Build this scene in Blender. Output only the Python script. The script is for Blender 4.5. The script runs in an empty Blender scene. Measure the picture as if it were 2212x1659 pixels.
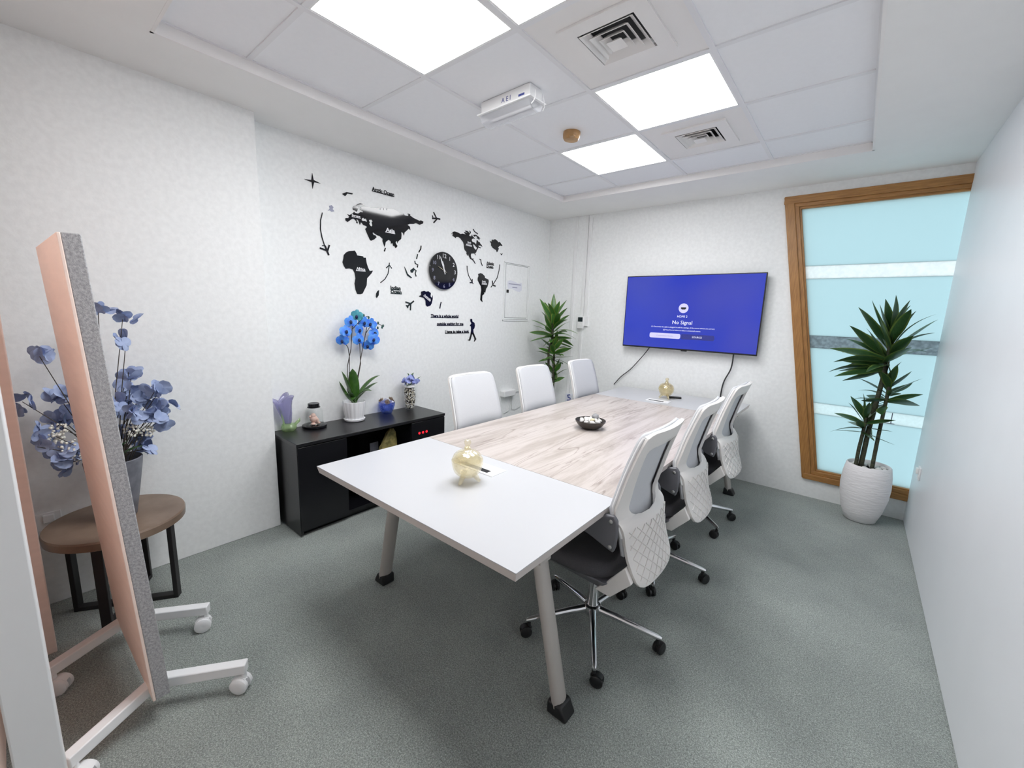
import bpy, bmesh, math, random
from mathutils import Vector, Matrix, Euler
from math import sin, cos, pi, radians
scene = bpy.context.scene
COL = scene.collection

# ---------------------------------------------------------------- camera, world, exposure
YAW, PITCH, ROLL, FPX = radians(-39.3786), radians(-9.6733), radians(1.9169), 896.30
CAM = Vector((3.0011, 0.2477, 1.4831))
fw = Vector((sin(YAW)*cos(PITCH), cos(YAW)*cos(PITCH), sin(PITCH)))
rt = Vector((cos(YAW), -sin(YAW), 0.0))
up = rt.cross(fw)
rt2 = rt*cos(ROLL) + up*sin(ROLL)
up2 = -rt*sin(ROLL) + up*cos(ROLL)
cam_data = bpy.data.cameras.new('camera')
cam_data.sensor_width = 36.0
cam_data.sensor_fit = 'HORIZONTAL'
cam_data.lens = FPX*36.0/2212.0
cam_data.clip_start = 0.01
cam = bpy.data.objects.new('camera', cam_data)
COL.objects.link(cam)
cam.matrix_world = Matrix(((rt2.x, up2.x, -fw.x, CAM.x), (rt2.y, up2.y, -fw.y, CAM.y), (rt2.z, up2.z, -fw.z, CAM.z), (0, 0, 0, 1)))
scene.camera = cam

world = bpy.data.worlds.new('daylight')
scene.world = world
world.use_nodes = True
world.node_tree.nodes['Background'].inputs[0].default_value = (0.93, 0.97, 1.0, 1)
world.node_tree.nodes['Background'].inputs[1].default_value = 1.52
LAMP_STRENGTH = 9.0
scene.view_settings.view_transform = 'Standard'
scene.view_settings.look = 'None'
scene.view_settings.gamma = 1.0
scene.view_settings.use_curve_mapping = False
scene.view_settings.exposure = 0.97
scene.cycles.max_bounces = 14
scene.cycles.diffuse_bounces = 8
scene.cycles.glossy_bounces = 5
scene.cycles.transmission_bounces = 10
scene.cycles.transparent_max_bounces = 12
scene.cycles.use_denoising = True
scene.cycles.sample_clamp_indirect = 6.0
scene.cycles.caustics_reflective = False

# ---------------------------------------------------------------- room sizes (metres)
D = 4.522          # back wall
XR = 3.460         # right wall
ZS = 2.5855        # soffit
ZC = 2.634         # tile plane
XP, YP = 0.131, 1.300   # protruding pier on the left wall
YF = -0.65         # front wall
CX0, CX1, CY0, CY1 = 0.569, 2.928, 0.759, 3.916   # recessed tile field

# ---------------------------------------------------------------- materials
def nodes_of(m):
    m.use_nodes = True
    nt = m.node_tree
    return nt, nt.nodes['Principled BSDF']

def mat(name, c, rough=0.5, metal=0.0, var=0.0, vscale=8.0, bump=0.0, bscale=60.0, spec=None, trans=0.0, ior=None, coat=0.0, emit=None, estr=0.0, c2=None, stretch=None, detail=4.0, sub=0.0):
    m = bpy.data.materials.new(name)
    nt, b = nodes_of(m)
    b.inputs['Base Color'].default_value = (*c, 1)
    b.inputs['Roughness'].default_value = rough
    b.inputs['Metallic'].default_value = metal
    if spec is not None: b.inputs['Specular IOR Level'].default_value = spec
    if trans: b.inputs['Transmission Weight'].default_value = trans
    if ior: b.inputs['IOR'].default_value = ior
    if coat: b.inputs['Coat Weight'].default_value = coat
    if emit: b.inputs['Emission Color'].default_value = (*emit, 1); b.inputs['Emission Strength'].default_value = estr
    if sub: b.inputs['Subsurface Weight'].default_value = sub; b.inputs['Subsurface Radius'].default_value = (.02, .02, .02)
    if var or bump or c2:
        tc = nt.nodes.new('ShaderNodeTexCoord')
        vec = tc.outputs['Object']
        if stretch:
            mp = nt.nodes.new('ShaderNodeMapping'); mp.inputs['Scale'].default_value = stretch
            nt.links.new(vec, mp.inputs['Vector']); vec = mp.outputs['Vector']
    if var or c2:
        n = nt.nodes.new('ShaderNodeTexNoise'); n.inputs['Scale'].default_value = vscale; n.inputs['Detail'].default_value = detail
        nt.links.new(vec, n.inputs['Vector'])
        r = nt.nodes.new('ShaderNodeValToRGB')
        r.color_ramp.elements[0].position = 0.35; r.color_ramp.elements[1].position = 0.65
        lo = c2 if c2 else tuple(max(0, x*(1-var)) for x in c)
        r.color_ramp.elements[0].color = (*lo, 1); r.color_ramp.elements[1].color = (*c, 1)
        nt.links.new(n.outputs['Fac'], r.inputs['Fac']); nt.links.new(r.outputs['Color'], b.inputs['Base Color'])
    if bump:
        n2 = nt.nodes.new('ShaderNodeTexNoise'); n2.inputs['Scale'].default_value = bscale; n2.inputs['Detail'].default_value = 3
        nt.links.new(vec, n2.inputs['Vector'])
        bp = nt.nodes.new('ShaderNodeBump'); bp.inputs['Strength'].default_value = bump; bp.inputs['Distance'].default_value = 0.004
        nt.links.new(n2.outputs['Fac'], bp.inputs['Height']); nt.links.new(bp.outputs['Normal'], b.inputs['Normal'])
    return m

M = {}
M['wall'] = mat('wallpaper', (.875, .885, .882), .75, var=.055, vscale=38, bump=.10, bscale=90, detail=6)
M['plaster'] = mat('soffit_paint', (.845, .84, .83), .8, var=.02, vscale=6)
M['lip'] = mat('cove_paint', (.84, .82, .81), .7, var=.01)
M['wallR'] = mat('wall_paint_grey', (.82, .84, .87), .42, var=.02, vscale=3, bump=.02, bscale=30)
M['tile'] = mat('mineral_tile', (.87, .875, .90), .85, var=.012, vscale=40, bump=.02, bscale=300)
M['tbar'] = mat('tbar_metal', (.80, .80, .82), .5, var=.01)
M['peach'] = mat('peach_laminate', (.94, .765, .68), .45, var=.05, vscale=5, stretch=(1, 1, 8))
M['wallwarm'] = mat('warm_white_paint', (.84, .775, .745), .7, var=.02)
M['white'] = mat('white_plastic', (.84, .84, .84), .35, var=.01)
M['whitemetal'] = mat('white_powder_coat', (.85, .85, .86), .4, var=.01)
M['black'] = mat('black_laminate', (.006, .006, .008), .22, var=.1, vscale=30)
M['blacktop'] = mat('black_wood_top', (.010, .010, .012), .30, var=.3, vscale=14, stretch=(12, 1, 1), spec=.6)
M['acrylic'] = mat('black_acrylic', (.006, .006, .008), .06, var=.1)
M['decaltext'] = mat('white_vinyl', (.8, .8, .82), .4, var=.01)
M['darkfabric'] = mat('dark_grey_fabric', (.085, .082, .090), .9, var=.15, vscale=200, bump=.2, bscale=700)
M['armgrey'] = mat('grey_plastic', (.135, .135, .15), .38, var=.03)
M['shell'] = mat('white_shell_plastic', (.80, .775, .75), .42, var=.015, bump=.02, bscale=250)
M['meshfab'] = mat('pale_mesh_fabric', (.60, .61, .635), .9, var=.06, vscale=400, bump=.15, bscale=900)
M['chrome'] = mat('chrome', (.82, .82, .84), .07, 1.0, var=.01)
M['rubber'] = mat('black_caster_plastic', (.012, .012, .013), .45, var=.1)
M['legmetal'] = mat('warm_grey_metal', (.52, .485, .455), .42, .25, var=.03)
M['steel'] = mat('steel', (.6, .6, .6), .3, 1.0, var=.02)
M['felt'] = mat('grey_felt', (.46, .46, .47), .95, c2=(.29, .29, .30), vscale=140, bump=.5, bscale=300, detail=6)
M['lamp'] = mat('lit_diffuser', (.9, .9, .9), .5, emit=(.98, .99, 1.0), estr=LAMP_STRENGTH, var=.001)
M['dark'] = mat('dark_void', (.010, .010, .012), .8, var=.1)
M['ventw'] = mat('vent_white', (.83, .81, .80), .5, var=.01)
M['tan'] = mat('tan_tape', (.50, .28, .11), .28, var=.25, vscale=20, bump=.2, bscale=60)
M['woodframe'] = mat('varnished_wood', (.42, .205, .060), .38, c2=(.30, .135, .038), vscale=7, stretch=(14, 14, 1.2), bump=.03)
M['woodframeH'] = mat('varnished_wood_rail', (.42, .205, .060), .38, c2=(.30, .135, .038), vscale=7, stretch=(1.2, 14, 14), bump=.03)
M['stooltop'] = mat('brown_stool_top', (.26, .185, .135), .33, c2=(.165, .11, .078), vscale=6, bump=.04)
M['blackmetal'] = mat('black_metal', (.012, .010, .011), .45, var=.1)
M['vase'] = mat('grey_stone_vase', (.21, .215, .245), .6, c2=(.13, .135, .16), vscale=16, bump=.1)
M['petal'] = mat('dusty_blue_petal', (.40, .475, .68), .65, c2=(.29, .355, .56), vscale=14, sub=.1)
M['stem'] = mat('brown_stem', (.055, .045, .035), .7, var=.2)
M['bud'] = mat('cream_bud', (.80, .78, .70), .6, var=.05)
M['leaf'] = mat('dracaena_green', (.062, .190, .030), .33, c2=(.032, .110, .018), vscale=18, stretch=(1, 6, 1))
M['leafedge'] = mat('dracaena_margin', (.19, .27, .045), .4, var=.1)
M['leafd'] = mat('dracaena_deep_green', (.036, .098, .028), .33, c2=(.020, .060, .018), vscale=18, stretch=(1, 6, 1))
M['leafdedge'] = mat('dracaena_deep_margin', (.11, .17, .035), .4, var=.1)
M['cane'] = mat('cane_bark', (.075, .080, .042), .8, c2=(.030, .032, .022), vscale=30, stretch=(1, 1, 4), bump=.5, bscale=60)
M['orchidleaf'] = mat('orchid_leaf', (.060, .150, .022), .3, c2=(.028, .090, .014), vscale=20)
M['orchid'] = mat('blue_orchid_petal', (.030, .16, .80), .5, c2=(.10, .36, .88), vscale=35, sub=.1)
M['orchidteal'] = mat('teal_orchid_petal', (.10, .42, .48), .5, c2=(.05, .30, .42), vscale=30)
M['orchidlip'] = mat('orchid_lip', (.01, .02, .09), .5, var=.2)
M['orchidbud'] = mat('orchid_bud', (.04, .12, .10), .5, var=.2)
M['ceramic'] = mat('white_ceramic', (.90, .90, .92), .16, var=.01, coat=.4)
M['plaster_pot'] = mat('rough_white_pot', (.83, .81, .82), .8, var=.03, vscale=12, bump=1.0, bscale=16, stretch=(1, 1, 5))
M['pebble'] = mat('white_pebble', (.80, .79, .77), .6, c2=(.62, .60, .57), vscale=30)
M['shellcream'] = mat('cream_shell', (.78, .74, .56), .5, c2=(.5, .42, .25), vscale=60)
M['greystone'] = mat('grey_stone', (.42, .42, .43), .7, c2=(.22, .22, .23), vscale=60, bump=.4, bscale=90)
M['bowl'] = mat('dark_brown_bowl', (.040, .034, .026), .35, c2=(.022, .017, .014), vscale=30)
M['amber'] = mat('amber_glass', (1.0, .86, .55), .04, trans=1.0, ior=1.45, bump=.5, bscale=38)
M['amberfar'] = mat('amber_gold_glass', (.93, .74, .42), .05, trans=.9, ior=1.45, bump=.6, bscale=45)
M['clear'] = mat('clear_glass', (.96, .98, .97), .02, trans=1.0, ior=1.2, var=.001)
M['clearplastic'] = mat('prismatic_plastic', (.86, .87, .90), .25, trans=.7, ior=1.2, bump=.3, bscale=120)
M['lilac'] = mat('lilac_glass', (.60, .55, .84), .22, trans=.7, ior=1.3, c2=(.42, .42, .62), vscale=12)
M['greenglass'] = mat('green_glass', (.58, .80, .42), .22, trans=.6, ior=1.3, c2=(.42, .62, .28), vscale=14)
M['blueglass'] = mat('blue_glass', (.06, .13, .70), .12, trans=.6, ior=1.35, c2=(.22, .32, .85), vscale=16, bump=.4, bscale=50)
M['brownglass'] = mat('brown_glass', (.40, .27, .16), .2, trans=.4, ior=1.3, var=.3, vscale=20)
M['skin'] = mat('pale_pink_figure', (.80, .55, .47), .55, var=.08, vscale=20)
M['gravel'] = mat('mixed_gravel', (.66, .60, .48), .6, c2=(.16, .14, .12), vscale=70, detail=1)
M['rock'] = mat('gold_rock', (.34, .28, .10), .5, c2=(.13, .11, .035), vscale=30, bump=.8, bscale=40)
M['led'] = mat('red_led', (.5, 0, 0), .5, emit=(1, .01, .02), estr=1.6, var=.001)
M['tablegrey'] = mat('grey_melamine', (.545, .55, .57), .28, var=.015, vscale=3)
M['tableedge'] = mat('melamine_edge', (.66, .60, .57), .4, var=.02)
M['hole'] = mat('socket_slot', (.004, .004, .005), .5, var=.1)
M['screenwhite'] = mat('screen_white', (.1, .1, .1), .3, emit=(.85, .86, 1.0), estr=.55, var=.001)
M['screenlilac'] = mat('screen_lilac', (.1, .1, .1), .3, emit=(.62, .60, .98), estr=.5, var=.001)
M['screendark'] = mat('screen_navy', (.01, .01, .03), .3, emit=(.022, .03, .22), estr=.55, var=.001)
M['tvbody'] = mat('tv_black', (.010, .010, .012), .3, var=.1)
M['cable'] = mat('dark_cable', (.03, .03, .032), .5, var=.1)
M['cablewhite'] = mat('white_cable', (.7, .7, .7), .5, var=.05)
M['lcd'] = mat('lcd_dark', (.035, .045, .05), .2, var=.2, vscale=90)
M['ink'] = mat('blue_ink', (.06, .08, .30), .6, var=.1)
M['inkgrey'] = mat('grey_ink', (.34, .35, .46), .6, var=.1)
M['paper'] = mat('printed_paper', (.74, .75, .82), .6, var=.02)
M['seam'] = mat('wall_seam', (.36, .37, .37), .8, var=.1)

def wood_material():
    m = bpy.data.materials.new('bleached_wood_laminate')
    nt, b = nodes_of(m); N = nt.nodes; L = nt.links
    b.inputs['Roughness'].default_value = .34
    tc = N.new('ShaderNodeTexCoord')
    mp = N.new('ShaderNodeMapping'); mp.inputs['Scale'].default_value = (7, .75, 1); mp.inputs['Rotation'].default_value = (0, 0, .10); L.new(tc.outputs['Object'], mp.inputs['Vector'])
    n1 = N.new('ShaderNodeTexNoise'); n1.inputs['Scale'].default_value = 1.5; n1.inputs['Detail'].default_value = 9; n1.inputs['Distortion'].default_value = .5; n1.inputs['Roughness'].default_value = .70
    L.new(mp.outputs['Vector'], n1.inputs['Vector'])
    r1 = N.new('ShaderNodeValToRGB'); e = r1.color_ramp.elements
    e[0].position = .28; e[0].color = (.33, .28, .25, 1); e[1].position = .68; e[1].color = (.60, .545, .515, 1)
    x = e.new(.42); x.color = (.455, .40, .365, 1); x = e.new(.50); x.color = (.54, .483, .453, 1)
    L.new(n1.outputs['Fac'], r1.inputs['Fac'])
    mp2 = N.new('ShaderNodeMapping'); mp2.inputs['Scale'].default_value = (5.5, .42, 1); mp2.inputs['Rotation'].default_value = (0, 0, .10); L.new(tc.outputs['Object'], mp2.inputs['Vector'])
    n2 = N.new('ShaderNodeTexNoise'); n2.inputs['Scale'].default_value = 1.3; n2.inputs['Detail'].default_value = 3; n2.inputs['Distortion'].default_value = .9
    L.new(mp2.outputs['Vector'], n2.inputs['Vector'])
    s = N.new('ShaderNodeMath'); s.operation = 'SUBTRACT'; s.inputs[1].default_value = .5; L.new(n2.outputs['Fac'], s.inputs[0])
    a = N.new('ShaderNodeMath'); a.operation = 'ABSOLUTE'; L.new(s.outputs[0], a.inputs[0])
    r2 = N.new('ShaderNodeValToRGB'); e = r2.color_ramp.elements
    e[0].position = 0; e[0].color = (.52, .46, .43, 1); e[1].position = .014; e[1].color = (1, 1, 1, 1)
    L.new(a.outputs[0], r2.inputs['Fac'])
    mx = N.new('ShaderNodeMixRGB'); mx.blend_type = 'MULTIPLY'; mx.inputs[0].default_value = .75
    L.new(r1.outputs['Color'], mx.inputs[1]); L.new(r2.outputs['Color'], mx.inputs[2])
    L.new(mx.outputs[0], b.inputs['Base Color'])
    return m
M['wood'] = wood_material()

def carpet_material():
    m = bpy.data.materials.new('green_grey_carpet')
    nt, b = nodes_of(m); N = nt.nodes; L = nt.links
    b.inputs['Roughness'].default_value = .95; b.inputs['Specular IOR Level'].default_value = .15
    b.inputs['Sheen Weight'].default_value = .25
    tc = N.new('ShaderNodeTexCoord')
    v = N.new('ShaderNodeTexVoronoi'); v.inputs['Scale'].default_value = 290; L.new(tc.outputs['Object'], v.inputs['Vector'])
    n = N.new('ShaderNodeTexNoise'); n.inputs['Scale'].default_value = 190; n.inputs['Detail'].default_value = 5; L.new(tc.outputs['Object'], n.inputs['Vector'])
    r = N.new('ShaderNodeValToRGB'); e = r.color_ramp.elements
    e[0].position = .32; e[0].color = (.235, .268, .250, 1); e[1].position = .70; e[1].color = (.52, .565, .54, 1)
    L.new(n.outputs['Fac'], r.inputs['Fac'])
    n3 = N.new('ShaderNodeTexNoise'); n3.inputs['Scale'].default_value = 3.2; n3.inputs['Detail'].default_value = 3; L.new(tc.outputs['Object'], n3.inputs['Vector'])
    r3 = N.new('ShaderNodeValToRGB'); e = r3.color_ramp.elements
    e[0].position = .3; e[0].color = (.86, .86, .86, 1); e[1].position = .7; e[1].color = (1.08, 1.08, 1.06, 1)
    L.new(n3.outputs['Fac'], r3.inputs['Fac'])
    mx = N.new('ShaderNodeMixRGB'); mx.blend_type = 'MULTIPLY'; mx.inputs[0].default_value = 1
    L.new(r.outputs['Color'], mx.inputs[1]); L.new(r3.outputs['Color'], mx.inputs[2])
    r4 = N.new('ShaderNodeValToRGB'); e = r4.color_ramp.elements
    e[0].position = .1; e[0].color = (1.25, 1.25, 1.25, 1); e[1].position = .6; e[1].color = (.62, .62, .62, 1)
    L.new(v.outputs['Distance'], r4.inputs['Fac'])
    mx2 = N.new('ShaderNodeMixRGB'); mx2.blend_type = 'MULTIPLY'; mx2.inputs[0].default_value = .8
    L.new(mx.outputs[0], mx2.inputs[1]); L.new(r4.outputs['Color'], mx2.inputs[2])
    L.new(mx2.outputs[0], b.inputs['Base Color'])
    bp = N.new('ShaderNodeBump'); bp.inputs['Strength'].default_value = .6; bp.inputs['Distance'].default_value = .004; bp.invert = True
    L.new(v.outputs['Distance'], bp.inputs['Height']); L.new(bp.outputs['Normal'], b.inputs['Normal'])
    return m
M['carpet'] = carpet_material()

def frosted(name, c, w=.75, rough=.3, noise=0.0, vs=30):
    m = bpy.data.materials.new(name); m.use_nodes = True
    nt = m.node_tree; N = nt.nodes; L = nt.links
    for n in list(N): N.remove(n)
    o = N.new('ShaderNodeOutputMaterial'); mix = N.new('ShaderNodeMixShader'); tr = N.new('ShaderNodeBsdfTranslucent'); pr = N.new('ShaderNodeBsdfPrincipled')
    tr.inputs[0].default_value = (*c, 1)
    pr.inputs['Base Color'].default_value = (*c, 1); pr.inputs['Roughness'].default_value = rough
    mix.inputs[0].default_value = w
    if noise:
        tc = N.new('ShaderNodeTexCoord'); t = N.new('ShaderNodeTexNoise'); t.inputs['Scale'].default_value = vs; t.inputs['Detail'].default_value = 6
        L.new(tc.outputs['Object'], t.inputs['Vector'])
        r = N.new('ShaderNodeValToRGB'); r.color_ramp.elements[0].position = .4; r.color_ramp.elements[1].position = .62
        r.color_ramp.elements[0].color = (*[x*(1-noise) for x in c], 1); r.color_ramp.elements[1].color = (*c, 1)
        L.new(t.outputs['Fac'], r.inputs['Fac']); L.new(r.outputs['Color'], tr.inputs[0])
    L.new(pr.outputs[0], mix.inputs[1]); L.new(tr.outputs[0], mix.inputs[2]); L.new(mix.outputs[0], o.inputs[0])
    return m
M['frost'] = frosted('frosted_film', (.473, .579, .600), .85)
M['frostband'] = frosted('pale_film_band', (.63, .668, .672), .9, noise=.07, vs=45)
M['frostlow'] = frosted('mottled_film_band', (.56, .635, .645), .9, noise=.06, vs=60)
M['greyband'] = frosted('grey_film_band', (.33, .385, .41), .85, noise=.3, vs=40)

def glass(name, c, rough=.03, ior=1.45, bump=0.0, bs=40, body=0.0, c2=None):
    m = bpy.data.materials.new(name); m.use_nodes = True
    nt = m.node_tree; N = nt.nodes; L = nt.links
    for n in list(N): N.remove(n)
    o = N.new('ShaderNodeOutputMaterial'); mix = N.new('ShaderNodeMixShader'); tr = N.new('ShaderNodeBsdfTransparent'); gl = N.new('ShaderNodeBsdfGlossy'); lw = N.new('ShaderNodeLayerWeight'); pw = N.new('ShaderNodeMath'); fr = N.new('ShaderNodeMath')
    tr.inputs[0].default_value = (*c, 1); gl.inputs['Color'].default_value = (1, 1, 1, 1); gl.inputs['Roughness'].default_value = rough; lw.inputs['Blend'].default_value = .5; pw.operation = 'POWER'; pw.inputs[1].default_value = 5; fr.operation = 'MULTIPLY_ADD'; f0 = ((ior-1)/(ior+1))**2; fr.inputs[1].default_value = (1-f0)*.7; fr.inputs[2].default_value = f0; L.new(lw.outputs['Facing'], pw.inputs[0]); L.new(pw.outputs[0], fr.inputs[0])
    if bump:
        tc = N.new('ShaderNodeTexCoord'); t = N.new('ShaderNodeTexVoronoi'); t.inputs['Scale'].default_value = bs; L.new(tc.outputs['Object'], t.inputs['Vector'])
        bp = N.new('ShaderNodeBump'); bp.inputs['Strength'].default_value = bump; bp.inputs['Distance'].default_value = .006
        L.new(t.outputs['Distance'], bp.inputs['Height']); L.new(bp.outputs['Normal'], gl.inputs['Normal']); L.new(bp.outputs['Normal'], lw.inputs['Normal'])
    base = tr
    if body:
        df = N.new('ShaderNodeBsdfTranslucent'); d2 = N.new('ShaderNodeBsdfDiffuse'); ad = N.new('ShaderNodeMixShader'); m2 = N.new('ShaderNodeMixShader')
        cb = c2 or c
        df.inputs[0].default_value = (*cb, 1); d2.inputs[0].default_value = (*cb, 1); ad.inputs[0].default_value = .5
        L.new(df.outputs[0], ad.inputs[1]); L.new(d2.outputs[0], ad.inputs[2]); m2.inputs[0].default_value = body
        L.new(tr.outputs[0], m2.inputs[1]); L.new(ad.outputs[0], m2.inputs[2]); base = m2
    L.new(fr.outputs[0], mix.inputs[0]); L.new(base.outputs[0], mix.inputs[1]); L.new(gl.outputs[0], mix.inputs[2]); L.new(mix.outputs[0], o.inputs[0])
    return m
M['amber'] = glass('amber_glass', (.985, .962, .885), .06, 2.1, .35, 60, .17, (.95, .87, .60))
M['amberfar'] = glass('amber_gold_glass', (.965, .92, .77), .06, 2.2, .35, 60, .16, (.90, .80, .54))
M['clear'] = glass('clear_glass', (.985, .99, .988), .02, 1.18)
M['clearplastic'] = glass('prismatic_plastic', (.97, .97, .98), .3, 1.25, .3, 120, .45, (.93, .94, .97))
M['lilac'] = glass('lilac_glass', (.88, .87, .97), .12, 1.6, 0, 1, .38, (.58, .57, .78))
M['greenglass'] = glass('green_glass', (.88, .97, .78), .12, 1.6, 0, 1, .42, (.58, .78, .42))
M['blueglass'] = glass('blue_glass', (.55, .66, .97), .08, 1.8, .6, 60, .32, (.14, .24, .80))
M['brownglass'] = glass('brown_glass', (.80, .70, .58), .1, 1.45, 0, 1, .6, (.34, .23, .14))

def screen_material():
    m = bpy.data.materials.new('blue_screen')
    nt, b = nodes_of(m); N = nt.nodes; L = nt.links
    b.inputs['Base Color'].default_value = (.006, .006, .012, 1); b.inputs['Roughness'].default_value = .16
    tc = N.new('ShaderNodeTexCoord')
    n = N.new('ShaderNodeTexNoise'); n.inputs['Scale'].default_value = 2.0; n.inputs['Detail'].default_value = 1
    L.new(tc.outputs['Object'], n.inputs['Vector'])
    r = N.new('ShaderNodeValToRGB'); e = r.color_ramp.elements
    e[0].position = .35; e[0].color = (.020, .045, .52, 1); e[1].position = .68; e[1].color = (.042, .062, .47, 1)
    L.new(n.outputs['Fac'], r.inputs['Fac'])
    L.new(r.outputs['Color'], b.inputs['Emission Color']); b.inputs['Emission Strength'].default_value = .50
    return m
M['screen'] = screen_material()

# ---------------------------------------------------------------- geometry helpers
class MB:
    def __init__(s): s.v = []; s.f = []; s.mi = []
    def add(s, vs, fs, mi=0):
        o = len(s.v); s.v += [tuple(v) for v in vs]; s.f += [tuple(i+o for i in f) for f in fs]; s.mi += [mi]*len(fs); return s
    def box(s, x0, y0, z0, x1, y1, z1, mi=0):
        return s.add([(x0,y0,z0),(x1,y0,z0),(x1,y1,z0),(x0,y1,z0),(x0,y0,z1),(x1,y0,z1),(x1,y1,z1),(x0,y1,z1)],
                     [(3,2,1,0),(4,5,6,7),(0,1,5,4),(1,2,6,5),(2,3,7,6),(3,0,4,7)], mi)
    def hexa(s, bot, top, mi=0):
        n = len(bot)
        return s.add(list(bot)+list(top), [tuple(range(n-1,-1,-1)), tuple(range(n,2*n))]+[(i,(i+1)%n,n+(i+1)%n,n+i) for i in range(n)], mi)
    def prism(s, poly, t0, t1, axis='y', mi=0):
        f = {'y': lambda a,b,t:(a,t,b), 'x': lambda a,b,t:(t,a,b), 'z': lambda a,b,t:(a,b,t)}[axis]
        return s.hexa([f(a,b,t0) for a,b in poly], [f(a,b,t1) for a,b in poly], mi)
    def tube(s, pts, r, n=8, sx=1.0, cap=True, mi=0, upv=None):
        pts = [Vector(p) for p in pts]; R = r if isinstance(r, (list,tuple)) else [r]*len(pts)
        vs = []; prev = None
        for i,p in enumerate(pts):
            t = (pts[min(i+1,len(pts)-1)]-pts[max(i-1,0)]).normalized()
            if prev is None:
                a = Vector(upv) if upv else (Vector((0,0,1)) if abs(t.z)<.9 else Vector((1,0,0)))
            else: a = prev
            u = (a - t*a.dot(t)).normalized(); w = t.cross(u); prev = u
            for k in range(n):
                th = 2*pi*k/n
                vs.append(p + u*(R[i]*cos(th)) + w*(R[i]*sx*sin(th)))
        fs = []
        for i in range(len(pts)-1):
            for k in range(n):
                a=i*n+k; b=i*n+(k+1)%n; fs.append((a,b,b+n,a+n))
        if cap: fs += [tuple(range(n-1,-1,-1)), tuple(range((len(pts)-1)*n, len(pts)*n))]
        return s.add(vs, fs, mi)
    def lathe(s, prof, n=24, c=(0,0,0), mi=0, mod=None, sx=1, sy=1):
        vs = []
        for i,(r,z) in enumerate(prof):
            for k in range(n):
                th = 2*pi*k/n; q = r*(mod(th,i) if mod else 1)
                vs.append((c[0]+sx*q*cos(th), c[1]+sy*q*sin(th), c[2]+z))
        fs = [(i*n+k, i*n+(k+1)%n, (i+1)*n+(k+1)%n, (i+1)*n+k) for i in range(len(prof)-1) for k in range(n)]
        if prof[0][0] > 1e-6: fs.append(tuple(range(n-1,-1,-1)))
        if prof[-1][0] > 1e-6: fs.append(tuple(range((len(prof)-1)*n, len(prof)*n)))
        return s.add(vs, fs, mi)
    def ball(s, c, r, n=8, m=6, sc=(1,1,1), jit=0, mi=0):
        vs = [(c[0],c[1],c[2]-r*sc[2])]
        for i in range(1,m):
            ph = -pi/2+pi*i/m
            for k in range(n):
                th = 2*pi*k/n; q = 1+random.uniform(-jit,jit)
                vs.append((c[0]+r*sc[0]*q*cos(ph)*cos(th), c[1]+r*sc[1]*q*cos(ph)*sin(th), c[2]+r*sc[2]*q*sin(ph)))
        vs.append((c[0],c[1],c[2]+r*sc[2])); L = len(vs)-1
        fs = [(0,1+(k+1)%n,1+k) for k in range(n)]
        for i in range(m-2):
            for k in range(n):
                a=1+i*n+k; b=1+i*n+(k+1)%n; fs.append((a,b,b+n,a+n))
        o=1+(m-2)*n
        fs += [(o+k,o+(k+1)%n,L) for k in range(n)]
        return s.add(vs, fs, mi)
    def grid(s, P, mi=0, mis=None):
        nu=len(P); nv=len(P[0]); o=len(s.v)
        s.v += [tuple(p) for row in P for p in row]
        for i in range(nu-1):
            for j in range(nv-1):
                s.f.append((o+i*nv+j,o+i*nv+j+1,o+(i+1)*nv+j+1,o+(i+1)*nv+j)); s.mi.append(mis(i,j) if mis else mi)
        return s
    def xf(s, mtx):
        s.v = [tuple(mtx @ Vector(v)) for v in s.v]; return s
    def mesh(s, name, mats, smooth=False, ang=40):
        me = bpy.data.meshes.new(name); me.from_pydata(s.v, [], s.f)
        for m in (mats if isinstance(mats,(list,tuple)) else [mats]): me.materials.append(m)
        me.polygons.foreach_set('material_index', s.mi)
        if smooth:
            me.polygons.foreach_set('use_smooth', [True]*len(me.polygons))
            try: me.set_sharp_from_angle(angle=radians(ang))
            except Exception: pass
        me.update(); return me

def fix(me, merge=0.0, flip=True):
    bm = bmesh.new(); bm.from_mesh(me)
    if merge: bmesh.ops.remove_doubles(bm, verts=bm.verts, dist=merge)
    bmesh.ops.recalc_face_normals(bm, faces=bm.faces); bm.to_mesh(me); bm.free(); return me

def obj(name, me, parent=None, loc=None, rot=None):
    o = bpy.data.objects.new(name, me); COL.objects.link(o)
    if parent is not None: o.parent = parent
    if loc is not None: o.location = loc
    if rot is not None: o.rotation_euler = rot
    return o

def tag(o, label, cat, group=None, kind=None):
    o['label'] = label; o['category'] = cat
    if group: o['group'] = group
    if kind: o['kind'] = kind
    return o

def thing(name, label, cat, loc=(0,0,0), rotz=0.0, group=None):
    o = bpy.data.objects.new(name, None); o.empty_display_size = .05; COL.objects.link(o)
    o.location = loc; o.rotation_euler = (0,0,rotz)
    return tag(o, label, cat, group)

def part(name, mb, m, parent, smooth=False, bevel=0.0, seg=2, loc=None, rot=None, ang=40, solid=0.0, offset=0.0):
    me = mb.mesh(name, m, smooth or bevel>0 or False, ang)
    fix(me)
    o = obj(name, me, parent, loc, rot)
    if solid:
        md = o.modifiers.new('thickness','SOLIDIFY'); md.thickness = solid; md.offset = offset
    if bevel:
        md = o.modifiers.new('bevel','BEVEL'); md.width = bevel; md.segments = seg; md.limit_method = 'ANGLE'; md.angle_limit = radians(35)
    return o

def struct(name, mb, m, parent=None, **k):
    o = part(name, mb, m, parent, **k)
    if parent is None: o['kind'] = 'structure'
    return o

def copy_tree(o, parent=None):
    c = o.copy(); COL.objects.link(c)
    if parent is not None: c.parent = parent
    for ch in list(o.children): copy_tree(ch, c)
    return c

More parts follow.
